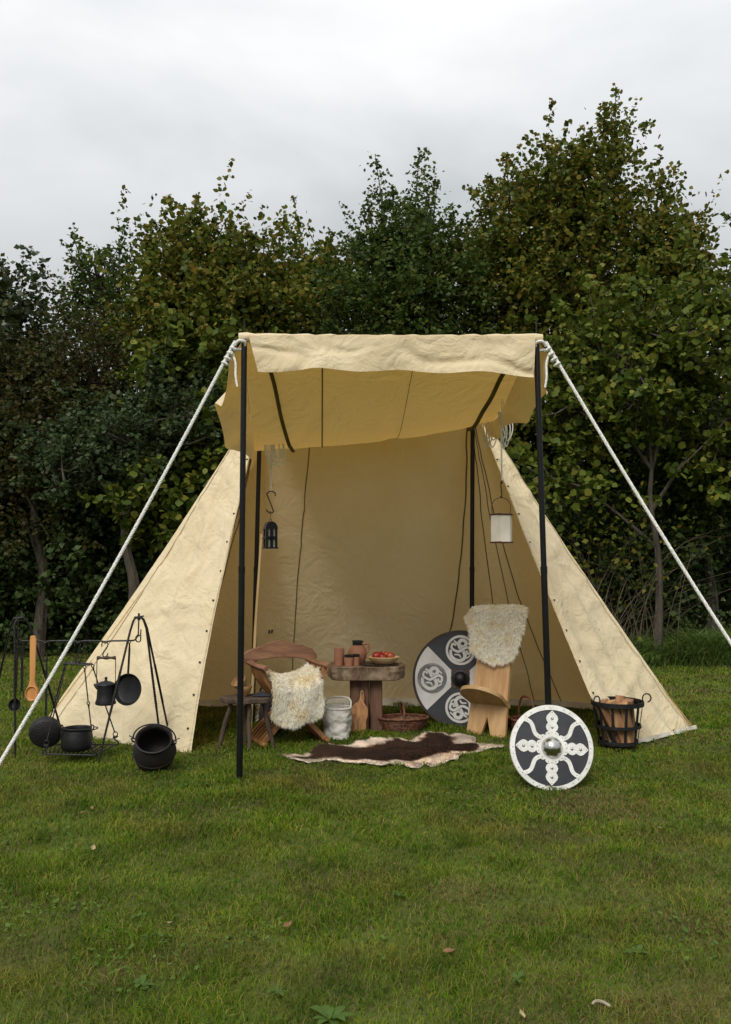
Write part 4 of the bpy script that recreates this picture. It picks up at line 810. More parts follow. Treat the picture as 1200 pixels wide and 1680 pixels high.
def pottery():
    def cup(name, label, loc, r, h, rim=False):
        T = thing(name, label, 'cup', loc, group='clay cups on the log table'); B().lathe([(.001, 0), (r*.9, 0), (r*.93, .005), (r*.97, h*.5), (r, h*.97), (r*.97, h), (r*.88, h*.97), (r*.86, h*.2), (.001, .01)], 32).build('body', M['clay'], T)
        if rim: B().lathe([(r*.985, h*.80), (r*1.02, h*.81), (r*1.035, h*.99), (r*.98, h*1.012), (r*.86, h), (r*.84, h*.8)], 32).build('glazed_rim', M['glaze'], T)
        else: B().lathe([(r*.985, h*.88), (r*1.012, h*.885), (r*1.012, h*.9), (r*.985, h*.905)], 32).build('incised_band', M['clay'], T)
    cup('clay_beaker', 'tall plain terracotta beaker beside the jug on the log table', (-.238, 8.04, ZT), .047, .152)
    cup('clay_cup', 'short terracotta cup with dark glazed rim in front of the jug', (-.150, 7.98, ZT), .040, .098, True)
    cup('clay_cup', 'short clay cup with glazed rim half hidden beside another cup', (-.088, 8.02, ZT), .036, .098, True)
    T = thing('clay_jug', 'terracotta jug with dark glazed neck and side handle', 'jug', (-.072, 8.15, ZT))
    B().lathe([(.001, 0), (.055, 0), (.062, .01), (.078, .05), (.086, .10), (.080, .135), (.060, .160), (.048, .170), (.046, .172)], 36).build('body', M['clay'], T)
    B().lathe([(.047, .168), (.049, .172), (.048, .195), (.053, .205), (.052, .210), (.044, .205), (.040, .17), (.03, .12)], 36).build('glazed_neck', M['glaze'], T)
    B().tube(spline([(.045, -.02, .178), (.085, -.03, .186), (.104, -.034, .165), (.098, -.03, .125), (.076, -.022, .09)], 6), .0085, 9, squash=1.3).build('handle', M['clay'], T)
    D = thing('wooden_plate', 'flat dark wooden plate lying under the fruit dish', 'plate', (.13, 8.05, ZT)); B().lathe([(.001, .001), (.12, .001), (.15, .008), (.152, .012), (.12, .008), (.001, .007)], 36, sx=1.12, sy=.85).build('plate_disc', M['oldwood'], D)
    Fd = thing('fruit_dish', 'shallow pale wooden dish holding red apples', 'dish', (.165, 8.04, ZT+.0125)); B().lathe([(.001, 0), (.07, 0), (.085, .006), (.125, .038), (.142, .060), (.139, .065), (.130, .060), (.112, .040), (.07, .014), (.001, .012)], 40, sx=1.04, sy=.72).build('dish_shell', M['dish'], Fd)
    ap = None
    for i, (x, y, z, r, mt, lb) in enumerate(((.098, 8.02, .640, .039, 'apple', 'dark red apple piled at the jug end of the dish'), (.152, 7.99, .633, .036, 'apple', 'red apple at the front middle of the dish'), (.19, 8.045, .645, .035, 'appley', 'orange-red apple at the back of the dish'), (.226, 7.995, .637, .038, 'appley', 'red apple with yellow blush at the dish end away from the jug'), (.135, 8.06, .640, .036, 'apple', 'red apple half hidden behind the others in the dish'))):
        T = thing('apple', lb, 'apple', (x, y, z+.026), R(50*i), group='apples in the fruit dish')
        m = rot(x=R(15+20*i % 40), y=R(-20+15*i)); B().lathe([(.0005, -r*.74), (r*.3, -r*.84), (r*.72, -r*.66), (r*.98, -r*.1), (r, r*.2), (r*.8, r*.68), (r*.4, r*.86), (r*.15, r*.74), (.0005, r*.66)], 20, m).build('flesh', M[mt], T, smooth=180)
        B().tube([m@Vector((0, 0, r*.66)), m@Vector((.003, 0, r*1.08))], .0016, 5).build('stem', M['oldwood'], T)
M['dish'] = pm('pale_turned_dish', (.56, .40, .21), (.44, .28, .13), rough=.5, scale=5, stretch=(1, 4, 1), bump=.1)
pottery()
def cutting_board():
    T = thing('cutting_board', 'streaky olive-wood cutting board leaning on the table stump', 'board', (-.055, 7.895, 0)); m = rot(x=R(90-9)); b = B()
    o = [(-.082, 0), (.05, 0), (.062, .05), (.060, .10), (.078, .15), (.074, .215), (.055, .245), (.042, .262), (.048, .30), (.044, .345), (.034, .368), (.016, .372), (.008, .35), (.004, .30), (-.012, .268), (-.03, .262), (-.058, .238), (-.076, .21), (-.070, .13), (-.076, .06)]
    b.prism(o, .02, m, (0, .012, .0)); b.build('board', M['olive'], T, bevel=.004)
    B().lathe([(.005, .0), (.008, .0), (.008, .0012), (.005, .0012)], 14, m, Vector((0, .012, 0))+m@Vector((.026, .345, .0205))).build('hanging_hole_rim', M['oldwood'], T)
cutting_board()
def linen_bag():
    T = thing('canvas_bucket', 'crumpled grey-white canvas bucket with stiff rim and lifted handle', 'bucket', (-.245, 7.72, 0), R(-8)); b = B(); n = 48; rows = 22; vs = []; fs = []
    for i in range(rows+1):
        t = i/rows; z = -.01+.265*t
        for k in range(n):
            q = 2*PI*k/n; r = .100+.018*t; p = 2.6; x = r*math.copysign(abs(math.cos(q))**(2/p), math.cos(q)); y = r*.85*math.copysign(abs(math.sin(q))**(2/p), math.sin(q))
            w = 1+(.20*mnoise.noise(Vector((x*13, y*13, z*15)))+.13*crease((x, y, z*1.3), 8, 3)-.10*crease((x, y, z), 11, 9)+.06*(1-t))*min(1, (1-t)*3.5)
            vs.append((x*w, y*w, z))
    for i in range(rows):
        for k in range(n): fs.append((i*n+k, i*n+(k+1) % n, (i+1)*n+(k+1) % n, (i+1)*n+k))
    fs.append(tuple(range(n-1, -1, -1))); b.add(vs, fs); b.build('sack', M['bagcloth'], T, smooth=180, solid=.004)
    rim = []
    for k in range(40): q = 2*PI*k/40; rim.append((.120*math.copysign(abs(math.cos(q))**.77, math.cos(q)), .102*math.copysign(abs(math.sin(q))**.77, math.sin(q)), .257))
    B().tube(rim, .0075, 8, closed=True).build('rim', M['bagcloth'], T)
    B().tube(spline([(-.118, .0, .255), (-.108, .07, .30), (-.075, .10, .325), (0, .108, .330), (.075, .10, .325), (.108, .07, .30), (.118, 0, .255)], 5), .0075, 8).build('handle', M['bagcloth'], T)
linen_bag()
def basket(label, loc, rz, rx, ry, h, hh, fill):
    T = thing('wicker_basket', label, 'basket', loc, rz, 'wicker baskets'); rows = int(h/.011)
    for i in range(rows):
        t = i/(rows-1); f = .74+.26*t**.7; b = B(); n = 48
        b.tube([(rx*f*math.cos(2*PI*k/n), ry*f*math.sin(2*PI*k/n), .006+h*t+.0028*math.sin(k*PI*.5*2+i*PI)) for k in range(n)], .0062, 5, closed=True); b.build('weave_row', M['wicker'], T)
    b = B(); n = 48; b.tube([(rx*1.02*math.cos(2*PI*k/n), ry*1.02*math.sin(2*PI*k/n), h+.008+.002*math.sin(k*2)) for k in range(n)], .0115, 7, closed=True); b.build('rim', M['wicker'], T)
    B().lathe([(.001, .004), (.72, .004), (.72, .01), (.001, .01)], 32, sx=rx, sy=ry).build('base', M['wicker'], T)
    b = B()
    for k in range(22): q = 2*PI*k/22; b.tube([(rx*.74*math.cos(q), ry*.74*math.sin(q), .004), (rx*.96*math.cos(q), ry*.96*math.sin(q), h*.6), (rx*1.01*math.cos(q), ry*1.01*math.sin(q), h)], .004, 5)
    b.build('stakes', M['wicker'], T)
    B().tube(spline([(0, -ry*1.02, h*.7), (0, -ry*.99, h+hh*.45), (0, -ry*.6, h+hh*.92), (0, 0, h+hh), (0, ry*.6, h+hh*.92), (0, ry*.99, h+hh*.45), (0, ry*1.02, h*.7)], 5), .0095, 8).build('handle', M['wicker'], T)
    return T
basket('low oval wicker basket with odds and ends beside the table stump', (.335, 8.05, 0), R(4), .225, .14, .105, .13, 1)
basket('wicker basket with tall handle behind the small studded shield', (1.43, 7.93, 0), R(25), .15, .115, .115, .20, 0)
def basket_goods():
    b = B().prism([(-.09, -.022), (.05, -.028), (.085, -.01), (.085, .01), (.05, .028), (-.09, .022)], .014, rot(x=R(25), z=R(22)), (0, 0, 0)); solo(b, 'wooden_paddle', M['slat'], 'reddish wooden paddle lying in the low oval basket', 'paddle', (.26, 8.02, .085), bevel=.003)
    for i, (x, y, c) in enumerate(((.37, 8.02, 'walnuts'), (.41, 8.06, 'x'), (.34, 8.08, 'x'), (.44, 8.02, 'x'), (.39, 8.10, 'x'), (.32, 8.04, 'x'), (.46, 8.07, 'x'))):
        r = .026; solo(B().lathe([(.0005, -r), (r*.7, -r*.75), (r, 0), (r*.72, r*.7), (.0005, r*1.1)], 12, rot(x=i, y=i*.7), wob=.05), 'walnut', M['nut'], 'small brown walnut heaped in the low oval basket', 'walnut', (x, y, .088+.006*(i % 3)), group='walnuts in the oval basket', smooth=180)
M['nut'] = pm('walnut_shell', (.20, .12, .065), (.09, .05, .028), rough=.7, scale=40, bump=.9, bscale=60)
basket_goods()

# ------------------------------------------------------------------ large painted shield
def large_shield():
    Rr = .445; T = thing('round_shield', 'large charcoal and white painted shield with beast roundels leaning on a pole', 'shield', (.868, 8.19, 0), group='round shields')
    m = rot(z=R(-10)) @ rot(x=R(90-9)); c = Vector((0, .0, 0))+m@Vector((0, Rr, 0))+Vector((0, 0, -.01)); K = dict(parent=T)
    def z(p, dz): return c+m@Vector((p[0], p[1], dz))
    B().lathe([(.001, -.008), (Rr*.985, -.008), (Rr*.985, .002), (.001, .002)], 72, m, c).build('board', M['charcoal'], **K)
    B().lathe([(Rr*.955, .0), (Rr*.955, .006), (Rr, .006), (Rr*1.004, -.002), (Rr, -.012), (Rr*.96, -.012)], 72, m, c).build('rim', M['leather'], **K)
    for a in (0, PI):
        o = [(.095*math.cos(a-PI/4*0), .095*math.sin(a))]; o = [(Rr*.95*math.cos(q), Rr*.95*math.sin(q)) for q in np.linspace(a-PI/4*.97, a+PI/4*.97, 22)]+[(.07*math.cos(q), .07*math.sin(q)) for q in np.linspace(a+PI/4*.9, a-PI/4*.9, 6)]
        B().prism(o, .002, m, c, .0025).build('white_quarter', M['whitepaint'], **K)
    def roundel(cx, cy, ang, white):
        r = .138; mm = m @ rot(z=ang); cc = c+m@Vector((cx, cy, .0))
        G = B().lathe([(.001, .0052), (r*.84, .0052), (r*.84, .006), (.001, .006)], 40, mm, cc).build('roundel', M['charcoal'], T)
        B().lathe([(r*.84, .004), (r*.84, .008), (r, .008), (r, .004)], 44, mm, cc).build('ring', M['whitepaint'], G)
        if white: B().lathe([(r*.985, .0085), (r*.985, .0092), (r*1.0, .0092), (r*1.0, .0085)], 44, mm, cc).lathe([(r*.86, .0085), (r*.86, .0092), (r*.875, .0092), (r*.875, .0085)], 44, mm, cc).build('ring_line', M['greypaint'], G)
        # a looping ribbon beast: body S, tail loops, limbs
        def rib(pts, w, z0, nm='interlace'):
            P = [(p.x*r, p.y*r) for p in spline([(x, y, 0) for x, y in pts], 7)]; k = len(P); ws = [w*r*(.55+.45*math.sin(PI*(.12+.76*i/(k-1)))) for i in range(k)]
            B().ribbon(P, [q*1.28 for q in ws], .0012, mm, cc, z0).build('interlace_outline', M['charcoal'], G); B().ribbon(P, ws, .0012, mm, cc, z0+.0016).build(nm, M['whitepaint'], G)
        rib([(-.66, .02), (-.62, -.38), (-.30, -.66), (.05, -.68), (.30, -.45), (.22, -.12), (.0, .12), (-.12, .42), (.05, .66), (.32, .60), (.36, .36), (.18, .22), (.0, .30)], .24, .0065)
        rib([(-.30, .30), (-.52, .42), (-.60, .15), (-.40, -.02), (-.12, -.10), (.12, .02), (.42, .18), (.66, .06), (.62, -.22), (.44, -.20), (.42, -.02)], .17, .0098)
        rib([(-.42, -.30), (-.10, -.32), (.02, -.50)], .12, .0066); rib([(.30, .62), (.55, .42), (.68, .30)], .10, .0066); rib([(.40, -.55), (.58, -.42), (.66, -.28)], .10, .0066); rib([(-.46, .62), (-.30, .50), (-.28, .34)], .13, .0066)
    roundel(0, .262, 0, False); roundel(-.262, 0, 0, True); roundel(0, -.262, PI, False); roundel(.262, 0, PI, True)
    o = []
    for k in range(64): q = 2*PI*k/64; o.append(((.088+.022*abs(math.cos(2*q))**6*0+.024*abs(math.sin(2*q))**5)*math.cos(q), (.088+.024*abs(math.sin(2*q))**5)*math.sin(q)))
    B().prism(o, .005, m, c, .004).build('boss_leather', M['bossleather'], **K)
    B().lathe([(.083, .009), (.080, .013), (.066, .016), (.060, .03), (.045, .048), (.024, .058), (.001, .061)], 36, m, c).build('boss', M['castiron'], **K)
M['bossleather'] = pm('brown_boss_leather', (.085, .045, .022), (.035, .022, .016), rough=.6, scale=14, bump=.3)
large_shield()

# ------------------------------------------------------------------ plank chair with fleece
def plank_chair():
    T = thing('plank_chair', 'pale two-plank chair with half-round seat and notched foot', 'chair', (1.065, 7.83, 0), R(-36)); m = rot(x=R(90-14)); w = .19; K = dict(parent=T)
    # back plank in its own plane: x across, y up the plank, +z towards the front
    o = [(-w, 0), (-.055, 0), (-.005, .155), (.005, .155), (.055, 0), (w, 0), (w*.99, .30), (w*.80, 1.04), (w*.72, 1.10), (-w*.72, 1.10), (-w*.80, 1.04), (-w*.99, .30)]
    o = [(-w, 0), (-.045, 0), (.0, .16), (.05, 0), (w, 0), (w*.80, 1.06), (w*.70, 1.10), (-w*.70, 1.10), (-w*.80, 1.06)]
    B().prism(o, .036, m, (0, 0, -.012)).build('back_plank', M['pine'], bevel=.003, **K)
    # seat plank slopes down through the slot to the ground behind
    sm = rot(x=R(-31)); q = [(-.185, -.02)]+[(.20*math.sin(a), -.16-.20*math.cos(a)) for a in np.linspace(-PI/2*.94, PI/2*.94, 16)]+[(.185, -.02), (.185, .03), (.065, .03), (.058, .60), (-.058, .60), (-.065, .03), (-.185, .03)]
    B().prism(q, .036, sm, (0, .05, .245)).build('seat_plank', M['pine_seat'], bevel=.003, **K)
    F = thing('sheepskin', 'shaggy cream sheepskin hung over the top of the plank chair', 'sheepskin', (1.065, 7.83, 0), R(-36))
    def S(a, b):
        lift = .04+.018*math.sin(a*11+b*5)+.03*max(0, 1-abs(a)/.25)*0
        p = m@Vector((a, min(b, 1.11), lift+.036)); p.z -= .012
        if b > 1.11: k = (b-1.11); p = p+Vector((0, min(k, .1)*1.0, .02*math.sin(min(k, .1)*31)-max(0, k-.1)))
        p.y += .09*max(0, abs(a)-.15)**1.1
        return np.array(p)
    poly = [(-.30, 1.03), (-.24, 1.12), (-.10, 1.16), (.06, 1.18), (.20, 1.17), (.28, 1.12), (.27, .96), (.245, .80), (.20, .70), (.10, .655), (.0, .64), (-.10, .68), (-.20, .74), (-.215, .86), (-.25, .95)]
    poly = [(x+.01, y-.005) for x, y in poly]
    sheet(F, S, poly, 'hide', 'skin'); fleece(F, S, poly, 24000, .044, flow=(0, 0, -1), nrm=(0, -1, .3), seed=5, w=.006)
plank_chair()

# ------------------------------------------------------------------ hide rug
def hide_rug():
    P = np.array(RUG); cx, cy = P.mean(0); T = thing('hide_rug', 'brown and white reindeer hide spread on the grass before the tent', 'rug', (float(cx), float(cy), 0))
    poly = [(x-cx, y-cy) for x, y in RUG]
    def zz(a, b):
        d = float(edge_dist(np.array(a), np.array(b), poly)); return .026+.010*math.sin(a*9+b*7)+.018*mnoise.noise(Vector((a*3.5, b*3.5, 1)))+(.024*mnoise.noise(Vector((a*9, b*9, 4)))-.010)*max(0, 1-d/.12)
    def S(a, b): return np.array([a, b, max(zz(a, b), .009)])
    # sheet with the true outline: triangulated polygon with inner points
    import bmesh
    step = .03; pts = list(poly); lo, hi = np.array(poly).min(0), np.array(poly).max(0)
    fine = []
    for i in range(len(poly)):
        a = Vector(poly[i-1]); b_ = Vector(poly[i]); k = max(1, int((b_-a).length/.03))
        for j in range(k): q = a.lerp(b_, j/k); q += Vector((random.uniform(-.006, .006), random.uniform(-.006, .006))); fine.append((q.x, q.y))
    from mathutils.geometry import delaunay_2d_cdt
    inner = []
    for i in range(int((hi[0]-lo[0])/step)):
        for j in range(int((hi[1]-lo[1])/step)):
            x = lo[0]+i*step+random.uniform(-.008, .008); y = lo[1]+j*step+random.uniform(-.008, .008)
            if in_poly(np.array([x]), np.array([y]), fine)[0] and edge_dist(np.array([x]), np.array([y]), poly)[0] > .015: inner.append((x, y))
    allp = [Vector(p) for p in fine+inner]; n = len(fine)
    vo, eo, fo, *_ = delaunay_2d_cdt(allp, [(i, (i+1) % n) for i in range(n)], [list(range(n))], 1, 1e-5)
    b = B(); b.add([S(v.x, v.y) for v in vo], [tuple(f) for f in fo]); o = b.build('pelt', M['pelt'], T, smooth=180, solid=.010)
    def shade(me, base=None):
        n = len(me.vertices); co = np.zeros(n*3, np.float32); me.vertices.foreach_get('co', co); co = co.reshape(-1, 3); return co
    def colour(x, y):
        d = edge_dist(x, y, poly); nz = .09*(vnoise(x+9, y+9, 11, 61)-.5)+.13*(vnoise(x+9, y+9, 4, 62)-.5)
        front = y < (-.12+.05*np.sin(x*5)); wid = np.where(front, .085+.03*np.sin(x*7), .05)
        wid = np.where((x > .38) & (y < -.02), .19, wid); wid = np.where((x > .45) & (y > .2), .20, wid); wid = np.where((y > .12) & (x < -.1), .12, wid)
        return np.clip((d+nz)/np.maximum(wid, .02)*.5, 0, 1)
    co = shade(o.data); at = o.data.attributes.new('edge', 'FLOAT', 'POINT'); at.data.foreach_set('value', colour(co[:, 0], co[:, 1]).astype(np.float32))
    # short lying hair
    n = 26000; a = lo[0]+RNG.random(n*2)*(hi[0]-lo[0]); bb = lo[1]+RNG.random(n*2)*(hi[1]-lo[1]); k = in_poly(a, bb, poly); a, bb = a[k][:n], bb[k][:n]
    P3 = np.array([S(x, y) for x, y in zip(a, bb)]); P3[:, 2] += .004; n = len(a)
    ang = PI+.5*np.sin(a*3)+np.sign(bb)*-.8*np.clip(np.abs(bb)*2, 0, 1)+RNG.normal(size=n)*.35; D = np.stack([np.cos(ang), np.sin(ang), .35+.3*RNG.random(n)], 1)*(.016+.012*RNG.random(n))[:, None]
    s = np.stack([-np.sin(ang), np.cos(ang), 0*ang], 1)*.002; V = np.stack([P3-s, P3+s, P3+D], 1).reshape(-1, 3); h = bulk('fur', V, np.arange(n*3).reshape(-1, 3), M['pelt'], T); h['kind'] = 'stuff'
    at = h.data.attributes.new('edge', 'FLOAT', 'POINT'); at.data.foreach_set('value', np.repeat(colour(a, bb), 3).astype(np.float32))
def pelt_mat():
    m, nt, p = nodes('reindeer_pelt'); N = nt.nodes; L = nt.links; at = N.new('ShaderNodeAttribute'); at.attribute_name = 'edge'
    tc = N.new('ShaderNodeTexCoord'); no = N.new('ShaderNodeTexNoise'); no.inputs['Scale'].default_value = 7; no.inputs['Detail'].default_value = 5; L.new(tc.outputs['Object'], no.inputs['Vector'])
    rp = N.new('ShaderNodeValToRGB'); e = rp.color_ramp.elements; e[0].position = .30; e[0].color = (.62, .56, .48, 1); e[1].position = .50; e[1].color = (.040, .022, .014, 1); q = e.new(.38); q.color = (.30, .20, .13, 1)
    r2 = N.new('ShaderNodeValToRGB'); e = r2.color_ramp.elements; e[0].position = .40; e[0].color = (.55, .45, .38, 1); e[1].position = .62; e[1].color = (1.5, 1.3, 1.15, 1); L.new(no.outputs['Fac'], r2.inputs[0])
    mx = N.new('ShaderNodeMix'); mx.data_type = 'RGBA'; mx.blend_type = 'MULTIPLY'; mx.inputs[0].default_value = .55; L.new(at.outputs['Fac'], rp.inputs[0]); L.new(rp.outputs[0], mx.inputs[6]); L.new(r2.outputs[0], mx.inputs[7])
    L.new(mx.outputs[2], p.inputs['Base Color']); p.inputs['Roughness'].default_value = .75; p.inputs['Specular IOR Level'].default_value = .25; return m
M['pelt'] = pelt_mat()
hide_rug()

# ------------------------------------------------------------------ small studded shield
def small_shield():
    Rr = .283; u = Rr/67.5; T = thing('round_shield', 'small charcoal shield with pale metal cross plates and polished boss', 'shield', (1.262, 5.985, 0), group='round shields')
    m = rot(x=R(90-15)); c = m@Vector((0, Rr, 0))+Vector((0, 0, -.008)); K = dict(parent=T); mz = m @ rot(z=R(-4))
    B().lathe([(.001, -.008), (Rr*.99, -.012), (Rr*.99, -.002), (Rr*.5, .006), (.001, .008)], 72, m, c).build('board', M['charcoal'], **K)
    B().lathe([(Rr*.885, -.001), (Rr*.885, .004), (Rr*.99, .001), (Rr*1.005, -.006), (Rr, -.014), (Rr*.9, -.015)], 80, m, c).build('rim', M['plate'], **K)
    zf = lambda r: .0085-.006*(r/Rr)
    riv = {}
    def rivet(x, y, z, r, mat, name='rivet'):
        key = (r, mat)
        if key not in riv: riv[key] = B().lathe([(r, 0), (r*.85, r*.45), (r*.45, r*.75), (.0003, r*.85)], 10).build(name, M[mat], None); o = riv[key]
        else: o = riv[key].copy(); COL.objects.link(o)
        o.parent = T; o.location = c+mz@Vector((x, y, z)); o.rotation_euler = mz.to_euler()
    for k in range(24):
        q = 2*PI*k/24+.05*(-1)**k; rivet(63*u*math.cos(q), 63*u*math.sin(q), .003, .0032, 'darkrivet')
    def plate(ang):
        mm = mz @ rot(z=ang); o = []
        rt = [(21, 0), (24, 4.2), (27.5, 8.4), (32, 10), (36, 9), (38.8, 6.6), (41.5, 8.6), (45.5, 10), (50, 8.6), (54, 5), (59, 0)]
        o = [(x*u, y*u) for x, y in rt]+[(x*u, -y*u) for x, y in rt[-2:0:-1]]
        B().prism(o, .0022, mm, c, .0062).build('cross_plate', M['plate'], T, bevel=.0007)
        for r in (32, 46): v = rot(z=ang)@Vector((r*u, 0, 0)); rivet(v.x, v.y, .0084, .0105, 'steel2', 'dome_stud')
        for r in (24, 55.5): v = rot(z=ang)@Vector((r*u, 0, 0)); rivet(v.x, v.y, .0084, .003, 'darkrivet')
    for k in range(4): plate(PI/2*k)
    for k in range(4):
        a = PI/4+PI/2*k; d = Vector((math.cos(a), math.sin(a))); nn = Vector((-d.y, d.x)); P = []
        for i in range(25):
            t = i/24; r = 22+(61-22)*t; off = (3.3*math.sin(2*PI*t)+1.5)*(1 if k % 2 else -1); q = d*r*u+nn*off*u; P.append((q.x, q.y))
        B().ribbon(P, [6.6*u]*25, .0022, mz, c, .0056).build('curved_strap', M['plate'], T)
        for t in (.14, .9): r = 22+39*t; off = (3.3*math.sin(2*PI*t)+1.5)*(1 if k % 2 else -1); q = d*r*u+nn*off*u; rivet(q.x, q.y, .0078, .003, 'darkrivet')
    o = []
    for k in range(120): q = 2*PI*k/120; rr = (22+4.6*abs(math.sin(6*q))**.55)*u*.97; o.append((rr*math.cos(q), rr*math.sin(q)))
    B().prism(o, .002, mz, c, .0085).build('scalloped_washer', M['plate'], T, bevel=.0006)
    for k in range(12): q = 2*PI*(k+.5)/12; rivet(22.5*u*math.cos(q), 22.5*u*math.sin(q), .0105, .003, 'darkrivet')
    B().lathe([(17.4*u, .010), (17*u, .012), (16.4*u, .020), (14.2*u, .038), (10.5*u, .055), (5.5*u, .066), (.0004, .069)], 48, m, c).build('boss', M['steel'], T, smooth=80)
M['darkrivet'] = pm('rivet_head', (.16, .15, .14), (.1, .1, .1), rough=.4, metal=.6, bump=0)
small_shield()

# ------------------------------------------------------------------ fire basket with logs
M['log2'] = pm('split_firewood_red', (.30, .15, .07), (.17, .08, .04), rough=.8, scale=4, stretch=(5, 5, .6), bump=.5, bscale=16)
def fire_basket():
    T = thing('fire_basket', 'black iron fire basket with scroll ears full of split logs', 'fire basket', (2.05, 7.26, 0), R(8)); K = dict(parent=T); h = .385; r0, r1 = .150, .200
    def hoop(r, z, hh, t, nm):
        B().lathe([(r-t, z), (r+t, z), (r+t, z+hh), (r-t, z+hh), (r-t, z)], 44).build(nm, M['iron'], **K)
    hoop(r1+.006, h-.03, .036, .004, 'top_band'); hoop((r0+r1)/2+.006, h*.5-.012, .024, .004, 'middle_band'); hoop(r0+.006, .05, .028, .004, 'bottom_band')
    B().lathe([(.001, .045), (r0, .045), (r0, .052), (.001, .052)], 36).build('base_plate', M['iron'], **K)
    for k in range(11):
        a = 2*PI*k/11+.1; d = Vector((math.cos(a), math.sin(a), 0)); B().bar(d*r0+Vector((0, 0, -.01 if k % 3 == 0 else .045)), d*(r1-.002)+Vector((0, 0, h-.004)), .020, .006, d).build('upright', M['iron'], **K)
    for a in (R(-8), R(112), R(205)):
        d = Vector((math.cos(a), math.sin(a), 0)); c = d*(r1+.04)+Vector((0, 0, h+.025)); pts = [d*(r1+.008)+Vector((0, 0, h-.02))]+[c+d*.034*math.cos(q)+Vector((0, 0, .034*math.sin(q))) for q in np.linspace(PI*.98, -PI*.45, 16)]
        B().tube(pts, .0058, 8).build('scroll_ear', M['iron'], **K)
    G = 'split logs in the fire basket'
    L = [((.0, -.06), (-.135, -.05), .38, 0, 'split log standing against the hide side of the fire basket'), ((.03, -.10), (-.085, -.085), .39, 1, 'pale wedge of firewood leaning behind the front upright of the fire basket'),
         ((.085, -.07), (-.01, -.11), .37, 2, 'split log leaning across the front of the fire basket'), ((.10, .0), (.045, -.06), .39, 3, 'split log with pale end beside the tent flap side of the basket'),
         ((.02, .05), (.06, .09), .40, 4, 'reddish split log in the middle of the fire basket'), ((-.06, .08), (-.03, .09), .36, 5, 'split log at the back of the fire basket'), ((.10, .07), (.03, .02), .35, 6, 'short split log at the back near the scroll ear')]
    for (bx, by), (tx, ty), hh, sd, lb in L:
        random.seed(40+sd); n = 5; o = [(.056*math.cos(q+random.uniform(-.25, .25))*random.uniform(.75, 1.1), .044*math.sin(q)*random.uniform(.8, 1.1)) for q in np.linspace(0, 2*PI, n+1)[:-1]]
        p0 = Vector((bx, by, .056)); p1 = Vector((tx*1.2, ty*1.2, .05+hh*.9)); zx = (p1-p0).normalized(); xx = Vector((0, 1, 0)).cross(zx).normalized(); yy = zx.cross(xx); mm = Matrix((xx, yy, zx)).transposed(); b = B(); vs = []; fs = []
        for i in range(7):
            t = i/6; cc = zx*(p1-p0).length*t
            for j, (x, y) in enumerate(o): k = 1+.12*mnoise.noise(Vector((x*20, y*20, t*3+sd))); vs.append(cc+mm@Vector((x*k, y*k, 0)))
        for i in range(6):
            for j in range(n): fs.append((i*n+j, i*n+(j+1) % n, (i+1)*n+(j+1) % n, (i+1)*n+j))
        fs += [tuple(range(n-1, -1, -1)), tuple(6*n+j for j in range(n))]; b.add(vs, fs); q = rot(z=R(8))@p0; solo(b, 'firewood_log', M['log'] if sd % 3 else M['log2'], lb, 'log', (2.05+q.x, 7.26+q.y, q.z), R(8), G, smooth=25)
fire_basket()

# ------------------------------------------------------------------ lanterns, staff
def black_lantern():
    x, y = -.795, 7.38
    s_hook('large iron s-hook on a cord carrying the black lantern', x, y, 2.098, .175, .005, 1, .03, name='lantern_hook', group='lantern hooks')
    T = thing('lantern', 'black metal lantern with domed top and horn panes hanging from s-hook', 'lantern', (x, y, 1.625), R(22), group='hanging lanterns'); K = dict(parent=T); w = .10; d = .085; h = .155
    out = [(-w/2, 0), (w/2, 0)]+[(w/2*math.cos(q), h+.07*math.sin(q)) for q in np.linspace(0, PI, 14)]
    b = B(); b.box((0, 0, .006), (w+.012, d+.012, .012)); b.build('base', M['pole'], **K)
    # frame: four posts, cross bars, domed roof
    for sx in (-1, 1):
        for sy in (-1, 1): B().box((sx*(w/2-.010), sy*(d/2-.010), .012+h/2), (.020, .020, h)).build('post', M['pole'], **K)
    for sy in (-1, 1): B().box((0, sy*(d/2-.006), .012+h*.5), (w-.012, .010, .026)).build('cross_bar', M['pole'], **K); B().box((0, sy*(d/2-.004), .012+h/2), (.026, .006, h)).build('mullion', M['pole'], **K); B().box((0, sy*(d/2-.013), .012+h/2), (w-.02, .003, h-.002)).build('pane', M['pane'], **K)
    for sx in (-1, 1): B().box((sx*(w/2-.006), 0, .012+h*.5), (.010, d-.016, .026)).build('cross_bar', M['pole'], **K); B().box((sx*(w/2-.013), 0, .012+h/2), (.003, d-.03, h-.004)).build('pane', M['pane'], **K)
    b = B(); vs = []; n = 12
    q = [(w/2*1.04*math.cos(a), .165+.062*math.sin(a)) for a in np.linspace(0, PI, 15)]; b.prism(q, d*1.02, Matrix(((1, 0, 0), (0, 0, -1), (0, 1, 0))), (0, d*.51, 0)); b.build('domed_roof', M['pole'], **K)
    b = B(); b.tube(arc((0, 0, .236), .011, 0, 2*PI, 12)[:-1], .0022, 6, closed=True); b.tube([(0, 0, .246), (.004, 0, .27), (0, 0, .298)], .002, 5); b.tube(arc((0, 0, .304), .008, 0, 2*PI, 12)[:-1], .002, 5, closed=True); b.build('hanging_ring', M['iron'], **K)
    B().tube([(-w/2, -.02, .085), (-w/2-.03, -.02, .087)], .003, 6).build('latch', M['iron'], **K)
black_lantern()
